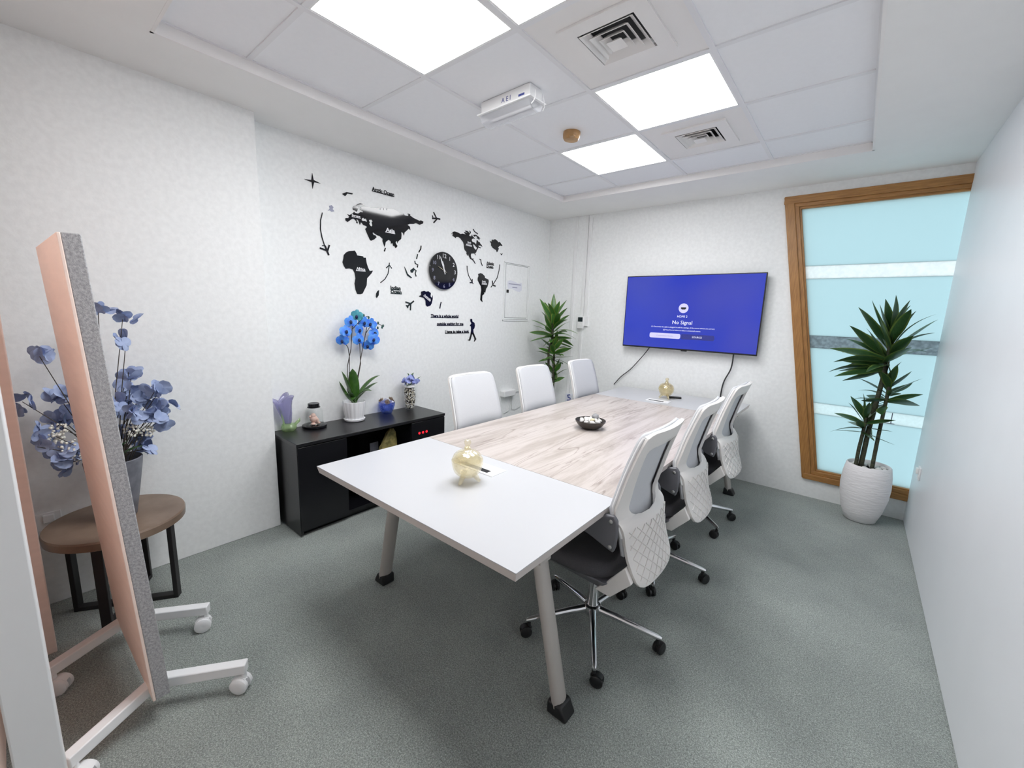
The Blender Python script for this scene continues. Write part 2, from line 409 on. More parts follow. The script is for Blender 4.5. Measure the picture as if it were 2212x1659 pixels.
def curve_mesh(name, polys, depth, m):
    cu = bpy.data.curves.new(name, 'CURVE'); cu.dimensions = '2D'; cu.fill_mode = 'BOTH'; cu.extrude = depth/2
    for P in polys:
        sp = cu.splines.new('POLY'); sp.points.add(len(P)-1)
        for q,p in zip(sp.points, P): q.co = (p[0], p[1], 0, 1)
        sp.use_cyclic_u = True
    t = bpy.data.objects.new('tmp', cu); me = bpy.data.meshes.new_from_object(t)
    bpy.data.objects.remove(t); bpy.data.curves.remove(cu)
    me.name = name; me.materials.clear(); me.materials.append(m); return me

def text_mesh(name, s, size, m, depth=.002, width=None, align='LEFT', bold=0.0):
    cu = bpy.data.curves.new(name, 'FONT'); cu.body = s; cu.size = size; cu.extrude = depth/2; cu.resolution_u = 2; cu.offset = bold; cu.align_x = align
    t = bpy.data.objects.new('tmp', cu); me = bpy.data.meshes.new_from_object(t)
    bpy.data.objects.remove(t); bpy.data.curves.remove(cu)
    me.name = name; me.materials.clear(); me.materials.append(m)
    if width:
        xs = [v.co.x for v in me.vertices]; w = max(xs)-min(xs); x0 = min(xs)
        k = width/w
        for v in me.vertices: v.co.x = ((v.co.x-x0) if align=='LEFT' else v.co.x)*k
    return me

ROT_LEFT = (pi/2, 0, pi/2)     # flat work facing +x on the left wall
ROT_BACK = (pi/2, 0, 0)        # flat work facing -y on the back wall
POLY={'asia':[[(1915,2128),(1923,2131),(1939,2133),(1946,2147),(1931,2159),(1949,2157),(1970,2172),(1986,2186),(1995,2180),(2016,2180),(2025,2185),(2036,2195),(2057,2196),(2061,2205),(2048,2208),(2034,2213),(2045,2222),(2042,2232),(2077,2244),(2112,2243),(2134,2245),(2163,2247),(2197,2254),(2205,2241),(2212,2255),(2223,2263),(2237,2247),(2239,2264),(2254,2267),(2267,2250),(2269,2266),(2313,2275),(2348,2272),(2375,2262),(2384,2255),(2406,2253),(2428,2260),(2435,2248),(2469,2247),(2474,2259),(2465,2268),(2492,2267),(2490,2256),(2526,2243),(2588,2232),(2600,2239),(2628,2233),(2624,2217),(2588,2200),(2549,2208),(2525,2196),(2479,2188),(2464,2177),(2487,2167),(2492,2140),(2477,2151),(2456,2132),(2433,2112),(2427,2086),(2418,2106),(2400,2112),(2403,2086),(2399,2056),(2366,2029),(2362,2016),(2359,2032),(2348,2030),(2344,2017),(2362,1994),(2345,1975),(2329,1994),(2322,1987),(2317,2008),(2308,2013),(2301,2000),(2299,2023),(2280,2032),(2252,2011),(2241,1971),(2223,2012),(2225,2030),(2198,2047),(2175,2050),(2155,2058),(2139,2066),(2136,2059),(2145,2046),(2158,2048),(2170,2035),(2151,2016),(2121,2000),(2111,2007),(2093,2040),(2073,2080),(2090,2096),(2082,2102),(2057,2106),(2046,2120),(2036,2121),(2037,2116),(2030,2102),(2025,2113),(2019,2131),(2007,2137),(2002,2135),(2014,2113),(2009,2108),(2001,2112),(2003,2123),(1987,2133),(1978,2137),(1966,2132),(1932,2105),(1916,2113)],[(2045,2139),(2049,2153),(2062,2158),(2068,2152),(2081,2158),(2091,2139),(2086,2133),(2070,2138),(2055,2134)],[(2106,2150),(2128,2157),(2140,2148),(2131,2138),(2136,2117),(2129,2107),(2119,2110),(2108,2124),(2115,2132)]],'scandinavia':[[(1975,2211),(1981,2223),(2002,2235),(2018,2249),(2037,2258),(2055,2258),(2074,2247),(2049,2242),(2014,2231),(2030,2226),(2016,2216),(2014,2203),(2004,2190),(1998,2197),(1977,2199)]],'northern_film':[[(2080,2246),(2111,2241),(2197,2254),(2223,2263),(2254,2267),(2313,2275),(2348,2272),(2371,2261),(2355,2248),(2326,2230),(2298,2229),(2257,2232),(2229,2228),(2216,2219),(2163,2214),(2111,2212),(2079,2216),(2057,2221),(2042,2231),(2017,2230),(2049,2240)]],'star':[[(1685,2378),(1693,2335),(1741,2324),(1696,2321),(1683,2275),(1679,2317),(1629,2325),(1677,2331)]],'svalbard':[[(1896,2292),(1930,2312),(1979,2314),(1976,2306),(1937,2303),(1919,2281)]],'britain':[[(1784,2154),(1801,2172),(1795,2189),(1815,2198),(1828,2186),(1821,2173),(1833,2160),(1813,2153),(1801,2160)]],'africa':[[(1980,1909),(1991,1897),(2001,1876),(2030,1876),(2049,1875),(2053,1866),(2072,1868),(2078,1829),(2089,1796),(2103,1771),(2131,1777),(2118,1755),(2079,1714),(2073,1660),(2057,1631),(2037,1596),(2018,1590),(1992,1590),(1979,1620),(1972,1666),(1981,1706),(1975,1745),(1961,1770),(1932,1774),(1904,1768),(1890,1789),(1881,1813),(1889,1840),(1893,1866),(1912,1887),(1937,1900),(1973,1907)]],'madagascar':[[(2183,1632),(2178,1590),(2161,1567),(2153,1575),(2156,1603),(2167,1621)]],'borneo':[[(2488,1815),(2526,1841),(2530,1823),(2511,1795),(2493,1797)]],'sumatra':[[(2427,1839),(2443,1818),(2461,1783),(2506,1754),(2497,1749),(2456,1768),(2443,1796)]],'australia':[[(2601,1643),(2635,1653),(2655,1646),(2680,1652),(2710,1638),(2705,1610),(2720,1595),(2731,1619),(2731,1588),(2720,1548),(2705,1527),(2670,1516),(2653,1529),(2650,1568),(2630,1591),(2581,1600),(2584,1608),(2601,1613)]],'north_america':[[(2960,2202),(2990,2212),(3031,2209),(3066,2201),(3087,2209),(3137,2208),(3108,2221),(3118,2227),(3165,2223),(3118,2238),(3129,2242),(3161,2241),(3180,2226),(3187,2238),(3176,2250),(3198,2243),(3196,2227),(3180,2221),(3184,2211),(3173,2206),(3188,2201),(3206,2202),(3216,2221),(3221,2207),(3251,2191),(3257,2186),(3232,2186),(3214,2176),(3212,2163),(3226,2153),(3252,2151),(3271,2138),(3278,2149),(3281,2178),(3293,2177),(3308,2164),(3324,2166),(3332,2152),(3352,2142),(3362,2124),(3344,2133),(3309,2132),(3302,2125),(3341,2114),(3333,2107),(3306,2112),(3295,2095),(3284,2081),(3277,2064),(3262,2051),(3272,2033),(3262,2039),(3254,2050),(3232,2045),(3210,2043),(3202,2027),(3207,2007),(3218,1995),(3240,2001),(3237,1986),(3252,1979),(3262,1962),(3274,1954),(3260,1954),(3245,1970),(3226,1983),(3196,1990),(3177,2014),(3166,2035),(3159,2015),(3144,2035),(3147,2048),(3122,2064),(3112,2086),(3110,2110),(3099,2134),(3085,2144),(3060,2162),(3035,2170),(3008,2165),(3003,2154),(2984,2163),(2960,2171),(2975,2180),(2948,2188),(2974,2190)],[(3228,2127),(3241,2134),(3275,2113),(3289,2106),(3276,2088),(3265,2086),(3246,2099)]],'baffin':[[(3239,2222),(3269,2226),(3299,2217),(3332,2199),(3315,2199),(3319,2184),(3300,2194),(3277,2195),(3292,2208),(3261,2216),(3254,2205),(3235,2212)]],'greenland':[[(3467,2199),(3496,2195),(3501,2218),(3530,2215),(3530,2224),(3555,2227),(3585,2215),(3598,2204),(3623,2211),(3641,2196),(3665,2183),(3657,2174),(3633,2176),(3612,2165),(3596,2149),(3609,2143),(3593,2113),(3581,2102),(3569,2121),(3517,2136),(3489,2159),(3492,2175)]],'iceland':[[(3634,2099),(3652,2093),(3675,2105),(3655,2080)]],'south_america':[[(3310,1858),(3341,1870),(3369,1867),(3404,1847),(3410,1828),(3460,1817),(3467,1801),(3459,1769),(3448,1741),(3431,1724),(3418,1682),(3398,1685),(3404,1668),(3376,1651),(3374,1608),(3383,1586),(3366,1592),(3348,1606),(3352,1661),(3360,1704),(3353,1742),(3338,1757),(3306,1796),(3306,1819),(3316,1839)]],'walker':[[(3212,1413),(3231,1415),(3239,1404),(3238,1390),(3270,1375),(3277,1347),(3269,1320),(3255,1307),(3258,1280),(3278,1245),(3300,1211),(3293,1201),(3272,1184),(3267,1188),(3276,1205),(3271,1225),(3239,1265),(3221,1213),(3210,1195),(3179,1202),(3181,1207),(3198,1210),(3215,1253),(3224,1297),(3222,1337),(3206,1347),(3227,1370),(3212,1390),(3210,1403)]],'sticker':[[(3761,1816),(3784,1832),(3813,1837),(3874,1829),(3944,1813),(3978,1816),(4003,1826),(4012,1788),(4011,1741),(3977,1723),(3928,1725),(3851,1745),(3804,1747),(3772,1740),(3763,1775)]]}
STROKE={'sri':[[(2248,1964),(2238,1936)]],'philippines':[[(2603,2031),(2600,2005),(2578,1973)],[(2566,1956),(2554,1914)],[(2536,1897),(2540,1876),(2568,1867),(2563,1845)],[(2530,1826),(2549,1817),(2539,1794),(2549,1768)]],'nz':[[(2831,1564),(2822,1536),(2815,1503)]],'ellesmere':[[(3230,2273),(3249,2254),(3295,2238)]],'caribbean':[[(3326,2002),(3344,2000),(3349,1974),(3369,1943)]],'arrowL':[[(1745,2134),(1730,2081),(1726,2020),(1734,1968),(1748,1921),(1766,1887)],[(1754,1910),(1779,1850)],[(1716,1892),(1766,1881)],[(1786,1922),(1769,1875)],[(1732,1910),(1757,1913)]],'arrowI':[[(2197,1689),(2238,1720),(2268,1765),(2280,1823),(2283,1854)],[(2253,1809),(2282,1837),(2305,1811)]],'planeT':[[(2725,2277),(2770,2286),(2816,2287)],[(2740,2332),(2773,2288)],[(2740,2243),(2777,2281)],[(2725,2303),(2737,2278)]],'planeB':[[(2448,1507),(2523,1559)],[(2435,1548),(2488,1535)],[(2485,1478),(2490,1535)],[(2439,1520),(2462,1515)],[(2457,1496),(2462,1515)]],'arrowA':[[(3155,1922),(3158,1884),(3178,1831),(3219,1782),(3243,1756)],[(3195,1765),(3228,1768)],[(3228,1803),(3228,1768)]],'arrowR':[[(3630,1984),(3623,1922),(3595,1843),(3548,1788),(3502,1741)],[(3522,1810),(3531,1767)],[(3574,1758),(3534,1765)]]}
# ---------------------------------------------------------------- room shell
struct('floor', MB().box(-.15, YF-.12, -.10, XR+.15, D+.14, 0), M['carpet'])
struct('wall_left', MB().box(-.14, YP-.3, 0, 0, D+.12, ZS+.25), M['wall'])
struct('wall_left_pier', MB().box(-.14, YF-.1, 0, XP, YP, ZS+.25), M['wall'], bevel=.004)
WX = lambda z: 2.388 + (2.507-z)/(2.507-.166)*(2.799-2.388)   # slanted outer jamb of the window
wb = MB()
wb.prism([(-.14,0),(WX(0.166),0),(WX(0.166),.166),(WX(2.507),2.507),(WX(2.507),ZS+.25),(-.14,ZS+.25)], D, D+.12)
wb.prism([(WX(.166),0),(XR+.14,0),(XR+.14,.166),(WX(.166),.166)], D, D+.12)
wb.prism([(WX(2.507),2.507),(XR+.14,2.507),(XR+.14,ZS+.25),(WX(2.507),ZS+.25)], D, D+.12)
struct('wall_back', wb, M['wall'])
struct('wall_right', MB().box(XR, YF-.1, 0, XR+.12, D, ZS+.25), M['wallR'], bevel=.006)
struct('wall_front', MB().box(-.14, YF-.12, 0, XR+.14, YF, ZS+.25), M['wallwarm'])
struct('wall_front_return', MB().box(.475, YF, 0, .56, .236, ZS), M['peach'], bevel=.004)
struct('door_1', MB().box(.62, .055, .01, 1.64, .095, 2.1), M['peach'], bevel=.003)
struct('trim_1', MB().box(1.60, .150, 0, 1.70, .2245, ZS), M['white'], bevel=.004)

# ceiling: plaster soffit with a recessed tile field
cb = MB()
for a in ((-.14,YF-.1,CX0,D+.12),(CX1,YF-.1,XR+.14,D+.12),(CX0,YF-.1,CX1,CY0),(CX0,CY1,CX1,D+.12)):
    cb.box(a[0],a[1],ZS,a[2],a[3],ZS+.12)
ceiling = struct('ceiling', cb, M['plaster'])
lip = MB()
for a in ((CX0,CY0,CX0+.012,CY1),(CX1-.012,CY0,CX1,CY1),(CX0,CY0,CX1,CY0+.012),(CX0,CY1-.012,CX1,CY1)):
    lip.box(a[0],a[1],ZS-.001,a[2],a[3],ZC+.012)
struct('trim_2', lip, M['lip'])
struct('ceiling_deck', MB().box(CX0-.02,CY0-.02,ZC+.09,CX1+.02,CY1+.02,ZC+.11), M['dark'])
gx = [CX0, 1.157, 1.757, 2.357, CX1]
gy = [CY0, 1.124, 1.724, 2.324, 2.924, 3.524, CY1]
bars = MB()
for x in gx[1:-1]: bars.box(x-.012, CY0, ZC, x+.012, CY1, ZC+.012)
for y in gy[1:-1]: bars.box(CX0, y-.012, ZC+.0005, CX1, y+.012, ZC+.0115)
for a in ((CX0,CY0,CX0+.024,CY1),(CX1-.024,CY0,CX1,CY1),(CX0,CY0,CX1,CY0+.024),(CX0,CY1-.024,CX1,CY1)):
    bars.box(a[0],a[1],ZC+.001,a[2],a[3],ZC+.011)
part('tile_grid', bars, M['tbar'], ceiling)
lights = {(1,1),(2,1),(2,3),(1,4)}
vents = {(2,2),(2,4)}
tile_cache = {}
for i in range(4):
    for j in range(6):
        if (i,j) in lights or (i,j) in vents: continue
        w, h = gx[i+1]-gx[i]-.018, gy[j+1]-gy[j]-.018
        key = (round(w,3), round(h,3))
        if key not in tile_cache:
            tile_cache[key] = fix(MB().box(-w/2,-h/2,0,w/2,h/2,.014).mesh('ceiling_tile', M['tile']))
        obj('ceiling_tile', tile_cache[key], ceiling, ((gx[i]+gx[i+1])/2, (gy[j]+gy[j+1])/2, ZC+.006), (radians(random.Random(i*7+j).uniform(-.12,.12)),0,0))

light_label = {(1,1):'square lit ceiling panel over the near table end, left of the pair', (2,1):'square lit ceiling panel nearest the louvred vent, cut by the photo top edge',
               (2,3):'square lit ceiling panel between the two louvred vents', (1,4):'square lit ceiling panel beyond the tan taped detector'}
for (i,j) in sorted(lights):
    x, y = (gx[i]+gx[i+1])/2, (gy[j]+gy[j+1])/2
    t = thing('ceiling_light', light_label[(i,j)], 'ceiling light', (x,y,ZC), 0, 'lit ceiling panels')
    fr = MB(); a = .291; b = .279
    for q in ((-a,-a,a,-b),(-a,b,a,a),(-a,-b,-b,b),(b,-b,a,b)): fr.box(q[0],q[1],.001,q[2],q[3],.03)
    part('frame', fr, M['white'], t)
    part('diffuser', MB().box(-b,-b,.004,b,b,.02), M['lamp'], t)

vent_label = {(2,2):'large square louvred air vent beside the emergency light', (2,4):'square louvred air vent nearest the back wall'}
for (i,j) in sorted(vents):
    x, y = (gx[i]+gx[i+1])/2, (gy[j]+gy[j+1])/2
    t = thing('air_vent', vent_label[(i,j)], 'air vent', (x,y,ZC), 0, 'square ceiling vents')
    bp = MB(); a=.291; b=.160
    for q in ((-a,-a,a,-b),(-a,b,a,a),(-a,-b,-b,b),(b,-b,a,b)): bp.box(q[0],q[1],.006,q[2],q[3],.02)
    part('backing_tile', bp, M['ventw'], t)
    fr = MB(); o=.187; n=.124
    for q in range(4):
        R = Matrix.Rotation(q*pi/2, 3, 'Z')
        fr.hexa([R@Vector(p) for p in ((-o,-o,-.004),(o,-o,-.004),(n,-n,-.006),(-n,-n,-.006))], [R@Vector(p) for p in ((-o,-o,.008),(o,-o,.008),(n,-n,.010),(-n,-n,.010))])
    part('frame', fr, M['ventw'], t)
    for k, (ou, inn, zb) in enumerate(((.117,.088,-.010),(.086,.058,-.012),(.056,.030,-.014))):
        lv = MB()
        for q in range(4):
            R = Matrix.Rotation(q*pi/2, 3, 'Z')
            lv.hexa([R@Vector(p) for p in ((-ou,-ou,zb),(ou,-ou,zb),(inn,-inn,zb+.026),(-inn,-inn,zb+.026))], [R@Vector(p) for p in ((-ou,-ou,zb+.003),(ou,-ou,zb+.003),(inn,-inn,zb+.029),(-inn,-inn,zb+.029))])
        part('louvre', lv, M['ventw'], t)
    part('centre_louvre', MB().hexa([(-.034,-.034,-.020),(.034,-.034,-.020),(.034,.034,-.020),(-.034,.034,-.020)], [(-.012,-.012,.0),(.012,-.012,.0),(.012,.012,.0),(-.012,.012,.0)]), M['ventw'], t)
    part('duct', MB().box(-.165,-.165,.06,.165,.165,.07), M['dark'], t)

# emergency light and taped detector
t = thing('emergency_light', 'white box emergency light with clear ribbed lens on ceiling', 'emergency light', (1.385,2.125,ZC), radians(-1.5))
part('housing', MB().box(-.175,-.052,-.058,.175,.052,.004), M['white'], t, bevel=.003)
part('flange', MB().box(-.192,-.068,-.066,.192,.068,-.058), M['white'], t, bevel=.002)
part('lens', MB().prism([(-.058,-.066),(.058,-.066),(.046,-.100),(.020,-.112),(-.020,-.112),(-.046,-.100)], -.178, .178, 'x'), M['clearplastic'], t, bevel=.004)
part('lamp_tube', MB().tube([(-.14,0,-.082),(.14,0,-.082)], .008), M['white'], t, smooth=True)
for s in (-1,1):
    part('wire_clip', MB().tube([(.196,s*.03,-.03),(.202,s*.035,-.06),(.198,s*.045,-.085),(.186,s*.05,-.098)], .0025, 6), M['white'], t, smooth=True)
lab = text_mesh('print_label', 'A E I', .034, M['ink'], .0006)
obj('print_label', lab, t, (-.02,-.0526,-.042), (pi/2,0,0))
part('print_block', MB().box(.10,-.0532,-.044,.14,-.0522,-.034), M['ink'], t)

t = thing('smoke_detector', 'round ceiling detector wrapped in tan tape', 'smoke detector', (1.416,2.698,ZC+.006))
part('body', MB().lathe([(.054,.002),(.056,-.012),(.053,-.036),(.045,-.046),(.02,-.048),(0.0,-.048)], 20, mod=lambda th,i: 1+.035*sin(3*th+i)), M['tan'], t, smooth=True)
part('tape_end', MB().box(.018,-.056,-.046,.050,-.030,-.040), M['tan'], t, bevel=.002)

# ---------------------------------------------------------------- window
win = bpy.data.objects.new('window_1', None); COL.objects.link(win); win.location = (0,D,0); win['kind'] = 'structure'
ZT, ZB = 2.507, .166
def jamb(o0, o1, y0, y1):
    m = MB(); xs = lambda z,o: WX(z)+o
    m.hexa([(xs(ZB,o0),y0,ZB),(xs(ZB,o1),y0,ZB),(xs(ZB,o1),y1,ZB),(xs(ZB,o0),y1,ZB)], [(xs(ZT,o0),y0,ZT),(xs(ZT,o1),y0,ZT),(xs(ZT,o1),y1,ZT),(xs(ZT,o0),y1,ZT)]); return m
part('jamb_casing', jamb(-.010,.058,-.020,.06), M['woodframe'], win, bevel=.003)
part('jamb_stop', jamb(.056,.088,-.008,.07), M['woodframe'], win, bevel=.003)
part('jamb_bead', jamb(.086,.102,.006,.06), M['woodframe'], win, bevel=.002)
for (nm,z0,z1,y0,y1,x0,bv) in (('head_casing',2.452,2.511,-.021,.06,2.382,.003),('head_stop',2.424,2.453,-.009,.07,2.44,.003),('head_bead',2.408,2.425,.005,.06,2.47,.002),
                          ('sill_casing',.160,.208,-.022,.06,2.795,.003),('sill_stop',.207,.240,-.010,.07,2.84,.003),('sill_bead',.239,.252,.004,.06,2.87,.002)):
    part(nm, MB().box(x0,y0,z0,XR+.03,y1,z1), M['woodframeH'], win, bevel=bv)
for nm,z0,z1,mm in (('frosted_pane',1.950,2.412,'frost'),('pale_band',1.846,1.950,'frostband'),('frosted_pane',1.383,1.846,'frost'),('grey_band',1.280,1.383,'greyband'),
                    ('frosted_pane',.822,1.280,'frost'),('pale_band',.730,.822,'frostlow'),('frosted_pane',.246,.730,'frost')):
    m = MB().prism([(WX(z0)+.096,z0),(XR+.05,z0),(XR+.05,z1),(WX(z1)+.096,z1)], .030, .036)
    part(nm, m, M[mm], win)
part('film_joint', MB().box(3.285,.027,.735,3.291,.030,.818).box(3.235,.027,.733,3.31,.030,.738), M['inkgrey'], win)

# ---------------------------------------------------------------- wall fittings
def trunk(name, x0, x1, z0, z1, label, dep=.016):
    o = part(name, MB().box(-(x1-x0)/2,-dep,0,(x1-x0)/2,0,z1-z0), M['white'], None, bevel=.002, loc=((x0+x1)/2,D,z0)); tag(o,label,'cable trunking',group='white cable trunking'); return o
trunk('cable_trunking', .362, .396, 0, ZS, 'full-height white cable trunking strip nearest the room corner')
trunk('cable_trunking', .500, .530, 0, ZS, 'narrow white cable trunking running down behind the thermostat')
trunk('cable_trunking', .540, .582, 1.47, ZS-.03, 'wider white cable trunking ending on top of the thermostat')
t = thing('thermostat', 'white thermostat box with dark display on back wall', 'thermostat', (.512,D,1.335))
part('back_box', MB().box(.02,-.028,.03,.085,0,.140), M['white'], t, bevel=.002)
part('housing', MB().box(-.035,-.045,0,.042,-.016,.135), M['white'], t, bevel=.004)
part('display', MB().box(-.026,-.047,.078,.034,-.044,.128), M['lcd'], t)
part('dial', MB().lathe([(.016,0),(.016,.004),(.0,.004)],16), M['white'], t, loc=(.0,-.045,.035), rot=(pi/2,0,0), smooth=True)

def socket(name, label, loc, rotz):
    t = thing(name, label, 'socket', loc, rotz)
    part('plate', MB().box(-.043,-.010,-.043,.043,0,.043), M['white'], t, bevel=.003)
    part('plug', MB().box(-.02,-.024,-.005,.02,-.009,.035), M['white'], t, bevel=.004)
    part('switch', MB().box(.02,-.013,-.028,.032,-.009,-.008), M['white'], t, bevel=.001)
    return t
socket('wall_socket', 'white socket with plug on the right wall by the planter', (XR,4.19,.48), -pi/2)
socket('wall_socket', 'white socket with plug low on the left wall behind the round stool', (XP,.275,.43), pi/2)

# electrical access panel in the left wall
t = thing('access_panel', 'wallpapered access panel door in the left wall near the corner', 'access panel', (0,3.70,1.40))
part('door', MB().box(0,.035,.035,.006,.415,.600), M['wall'], t)
fr = MB()
for a in ((.000,.0,.008,.625),(.444,.0,.452,.625)): fr.box(0,a[0],a[1],.010,a[2],a[3])
fr.box(0,0,0,.012,.452,.012).box(0,0,.617,.010,.452,.625)
part('frame', fr, M['wall'], t, bevel=.001)
gp = MB().box(0,.008,.012,.003,.444,.617)
part('gap', gp, M['seam'], t)
part('door_leaf', MB().box(.0,.010,.018,.0045,.028,.612).box(.0,.422,.018,.0045,.442,.612).box(0,.028,.018,.0045,.422,.029).box(0,.028,.606,.0045,.422,.612), M['wall'], t)
part('lock', MB().box(.006,.048,.302,.012,.082,.334), M['hole'], t, bevel=.002)
stk = [[((a-3700)/1000.0,(b-1400)/1000.0) for a,b in POLY['sticker'][0]]]
obj('sticker', curve_mesh('sticker', stk, .0012, M['paper']), t, (.0068,0,0), ROT_LEFT)
c = [sum(p[k] for p in stk[0])/len(stk[0]) for k in (0,1)]
pl = MB().box(.0072,c[0]-.105,c[1]+.010,.0082,c[0]+.105,c[1]+.020).box(.0072,c[0]-.040,c[1]-.024,.0082,c[0]+.045,c[1]-.014)
part('sticker_print', pl, M['inkgrey'], t)

t = thing('socket_box', 'white plastic box on the left wall with thin cables hanging', 'cable box', (0,3.70,.555))
part('housing', MB().box(0,0,0,.065,.20,.065), M['white'], t, bevel=.006)
part('cable', MB().tube([(.012,.17,.0),(.012,.175,-.10),(.012,.14,-.18),(.012,.06,-.20)], .004, 6), M['cablewhite'], t, smooth=True)
part('cable', MB().tube([(.012,.195,.02),(.012,.34,.03)], .004, 6), M['cablewhite'], t, smooth=True)
part('cable', MB().tube([(.012,.185,.0),(.012,.20,-.17),(.012,.26,-.185),(.012,.36,-.16)], .004, 6), M['cablewhite'], t, smooth=True)

t = thing('hanging_tag', 'small white and blue packet hanging on a string at the back wall', 'tag', (.42,D-.035,.47))
part('packet', MB().box(-.05,-.008,-.03,.04,.008,.08), M['paper'], t, bevel=.004)
part('print', MB().tube([(-.02,-.010,.0),(.02,-.010,.005),(.025,-.010,.03),(-.01,-.010,.04),(-.02,-.010,.06),(.015,-.010,.07)], .007, 5), M['ink'], t)
part('string', MB().tube([(0,0,.08),(.008,.015,.36)], .0015, 5), M['cablewhite'], t)

# ---------------------------------------------------------------- television
TY = 4.435; tx0, tx1, tz0, tz1 = 1.078, 2.340, 1.180, 1.900
t = thing('television', 'wall-mounted flat television showing a blue no-signal screen', 'television', ((tx0+tx1)/2, TY, tz0), radians(.4))
hw, hh = (tx1-tx0)/2, tz1-tz0
part('body', MB().box(-hw,0,0,hw,.028,hh), M['tvbody'], t, bevel=.003)
part('rear_bulge', MB().box(-hw*.7,.027,.08,hw*.7,.055,hh*.75), M['tvbody'], t, bevel=.01)
part('wall_bracket', MB().box(-.25,.05,.2,.25,.080,.5), M['blackmetal'], t)
scr = part('screen', MB().box(-hw+.008,-.0015,.014,hw-.008,.001,hh-.008), M['screen'], t)
part('sensor', MB().box(-.025,.004,-.010,.03,.02,.002), M['tvbody'], t, bevel=.002)
def stext(s, size, px, pz, m='screenwhite', width=None):
    me = text_mesh('screen_text', s, size, M[m], .0006, width, 'CENTER')
    obj('screen_text', me, scr, (px,-.0022,pz), ROT_BACK)
SC = -.035
part('input_icon', MB().lathe([(.046,0),(.046,.0008),(0,.0008)],28), M['screenlilac'], scr, loc=(SC,-.0016,.405), rot=(pi/2,0,0))
part('input_icon_port', MB().prism([(-.024,.012),(.024,.012),(.024,-.001),(.014,-.009),(-.014,-.009),(-.024,-.001)], -.0036,-.0026), M['hole'], scr, loc=(SC,0,.402))
stext('HDMI 2', .030, SC-.005, .316)
stext('No Signal', .050, SC, .252)
stext('(1) Check that the cable is plugged in and the settings of the source device are correct.', .018, SC, .214, width=.60)
stext('(2) Press Source below to select a connected source.', .018, SC, .186, width=.355)
def pill(x0,x1,z0,z1,m,nm):
    r=(z1-z0)*.3; pts=[]
    for cx,cz,a in ((x1-r,z1-r,0),(x0+r,z1-r,90),(x0+r,z0+r,180),(x1-r,z0+r,270)):
        for k in range(4): th=radians(a+k*30); pts.append((cx+r*cos(th),cz+r*sin(th)))
    part(nm, MB().prism(pts,-.0022,-.0015), M[m], scr)
pill(SC-.31,SC-.005,.108,.158,'screenlilac','guide_button'); pill(SC+.0,SC+.305,.108,.158,'screendark','source_button')
me = text_mesh('button_text','Connection Guide',.022,M['inkgrey'],.0006,None,'CENTER'); obj('button_text',me,scr,(SC-.157,-.0029,.126),ROT_BACK)
me = text_mesh('button_text','SOURCE',.024,M['screenwhite'],.0006,None,'CENTER'); obj('button_text',me,scr,(SC+.15,-.0029,.125),ROT_BACK)
def cable(name, pts, r, label, m='cable'):
    V = [Vector(p) for p in pts]; E = [2*V[0]-V[1]]+V+[2*V[-1]-V[-2]]; pts = []
    for i in range(1, len(E)-2):
        for k in range(8):
            u = k/8; p0,p1,p2,p3 = E[i-1:i+3]
            pts.append(.5*((2*p1)+(p2-p0)*u+(2*p0-5*p1+4*p2-p3)*u*u+(3*p1-p0-3*p2+p3)*u**3))
    pts.append(V[-1])
    c = Vector(pts[-1]); o = part(name, MB().tube([Vector(p)-c for p in pts], r, 8), M[m], None, smooth=True, loc=c); tag(o,label,'cable')
cable('power_cable', [(2.15,TY+.03,1.21),(2.14,TY+.045,1.05),(2.09,D-.02,.92),(2.075,D-.02,.80),(2.075,D-.02,.60)], .006, 'dark cable hanging straight down beneath the television right half')
cable('thin_cable', [(1.38,TY+.03,1.21),(1.30,TY+.05,1.10),(1.16,D-.02,.93),(1.06,D-.02,.84),(.98,D-.02,.74)], .0045, 'thin dark cable slanting from the television down to the table corner')
# ---------------------------------------------------------------- wall map decals (black acrylic pieces stuck to the left wall)
GAP = .0005
def decal_mesh(polys, c, depth=.004, m='acrylic'):
    return curve_mesh('decal', [[((a-c[0])/1000., (b-c[1])/1000.) for a,b in P] for P in polys], depth, M[m])
def centre(polys):
    a = [p for P in polys for p in P]; return ((min(x for x,_ in a)+max(x for x,_ in a))/2, (min(y for _,y in a)+max(y for _,y in a))/2)
def ribbon(P, w):
    L = []; R = []
    for i,p in enumerate(P):
        a = P[max(i-1,0)]; b = P[min(i+1,len(P)-1)]; d = math.hypot(b[0]-a[0], b[1]-a[1]) or 1
        n = (-(b[1]-a[1])/d*w/2, (b[0]-a[0])/d*w/2)
        L.append((p[0]+n[0], p[1]+n[1])); R.append((p[0]-n[0], p[1]-n[1]))
    return L + R[::-1]
def decal(name, polys, label, depth=.004, m='acrylic', cat='wall decal', group='world map wall stickers'):
    c = centre(polys)
    o = obj(name, decal_mesh(polys, c, depth, m), None, (GAP+depth/2, c[0]/1000., c[1]/1000.), ROT_LEFT)
    tag(o, label, cat, group); return o, c
def child_decal(par, c, polys, name, m, x, depth=.001):
    o = obj(name, decal_mesh(polys, c, depth, m), par, (0,0,x)); return o
def child_text(par, c, s, y, z, size, x, m='decaltext', width=None, rot=0, line=True):
    me = text_mesh('lettering', s, size, M[m], .001, width, bold=.035*size); o = obj('lettering', me, par, ((y-c[0])/1000., (z-c[1])/1000., x), (0,0,rot))
    return o
asia, c = decal('continent_decal', POLY['asia'], 'largest black continent decal, with the word Asia in white')
child_decal(asia, c, POLY['scandinavia'], 'peninsula', 'acrylic', 0, .004)
child_text(asia, c, 'Asia', 2252, 2092, .040, .003, width=.085)
child_decal(asia, c, [[(2248,2084),(2340,2084),(2340,2090),(2248,2090)]], 'underline', 'decaltext', .003)
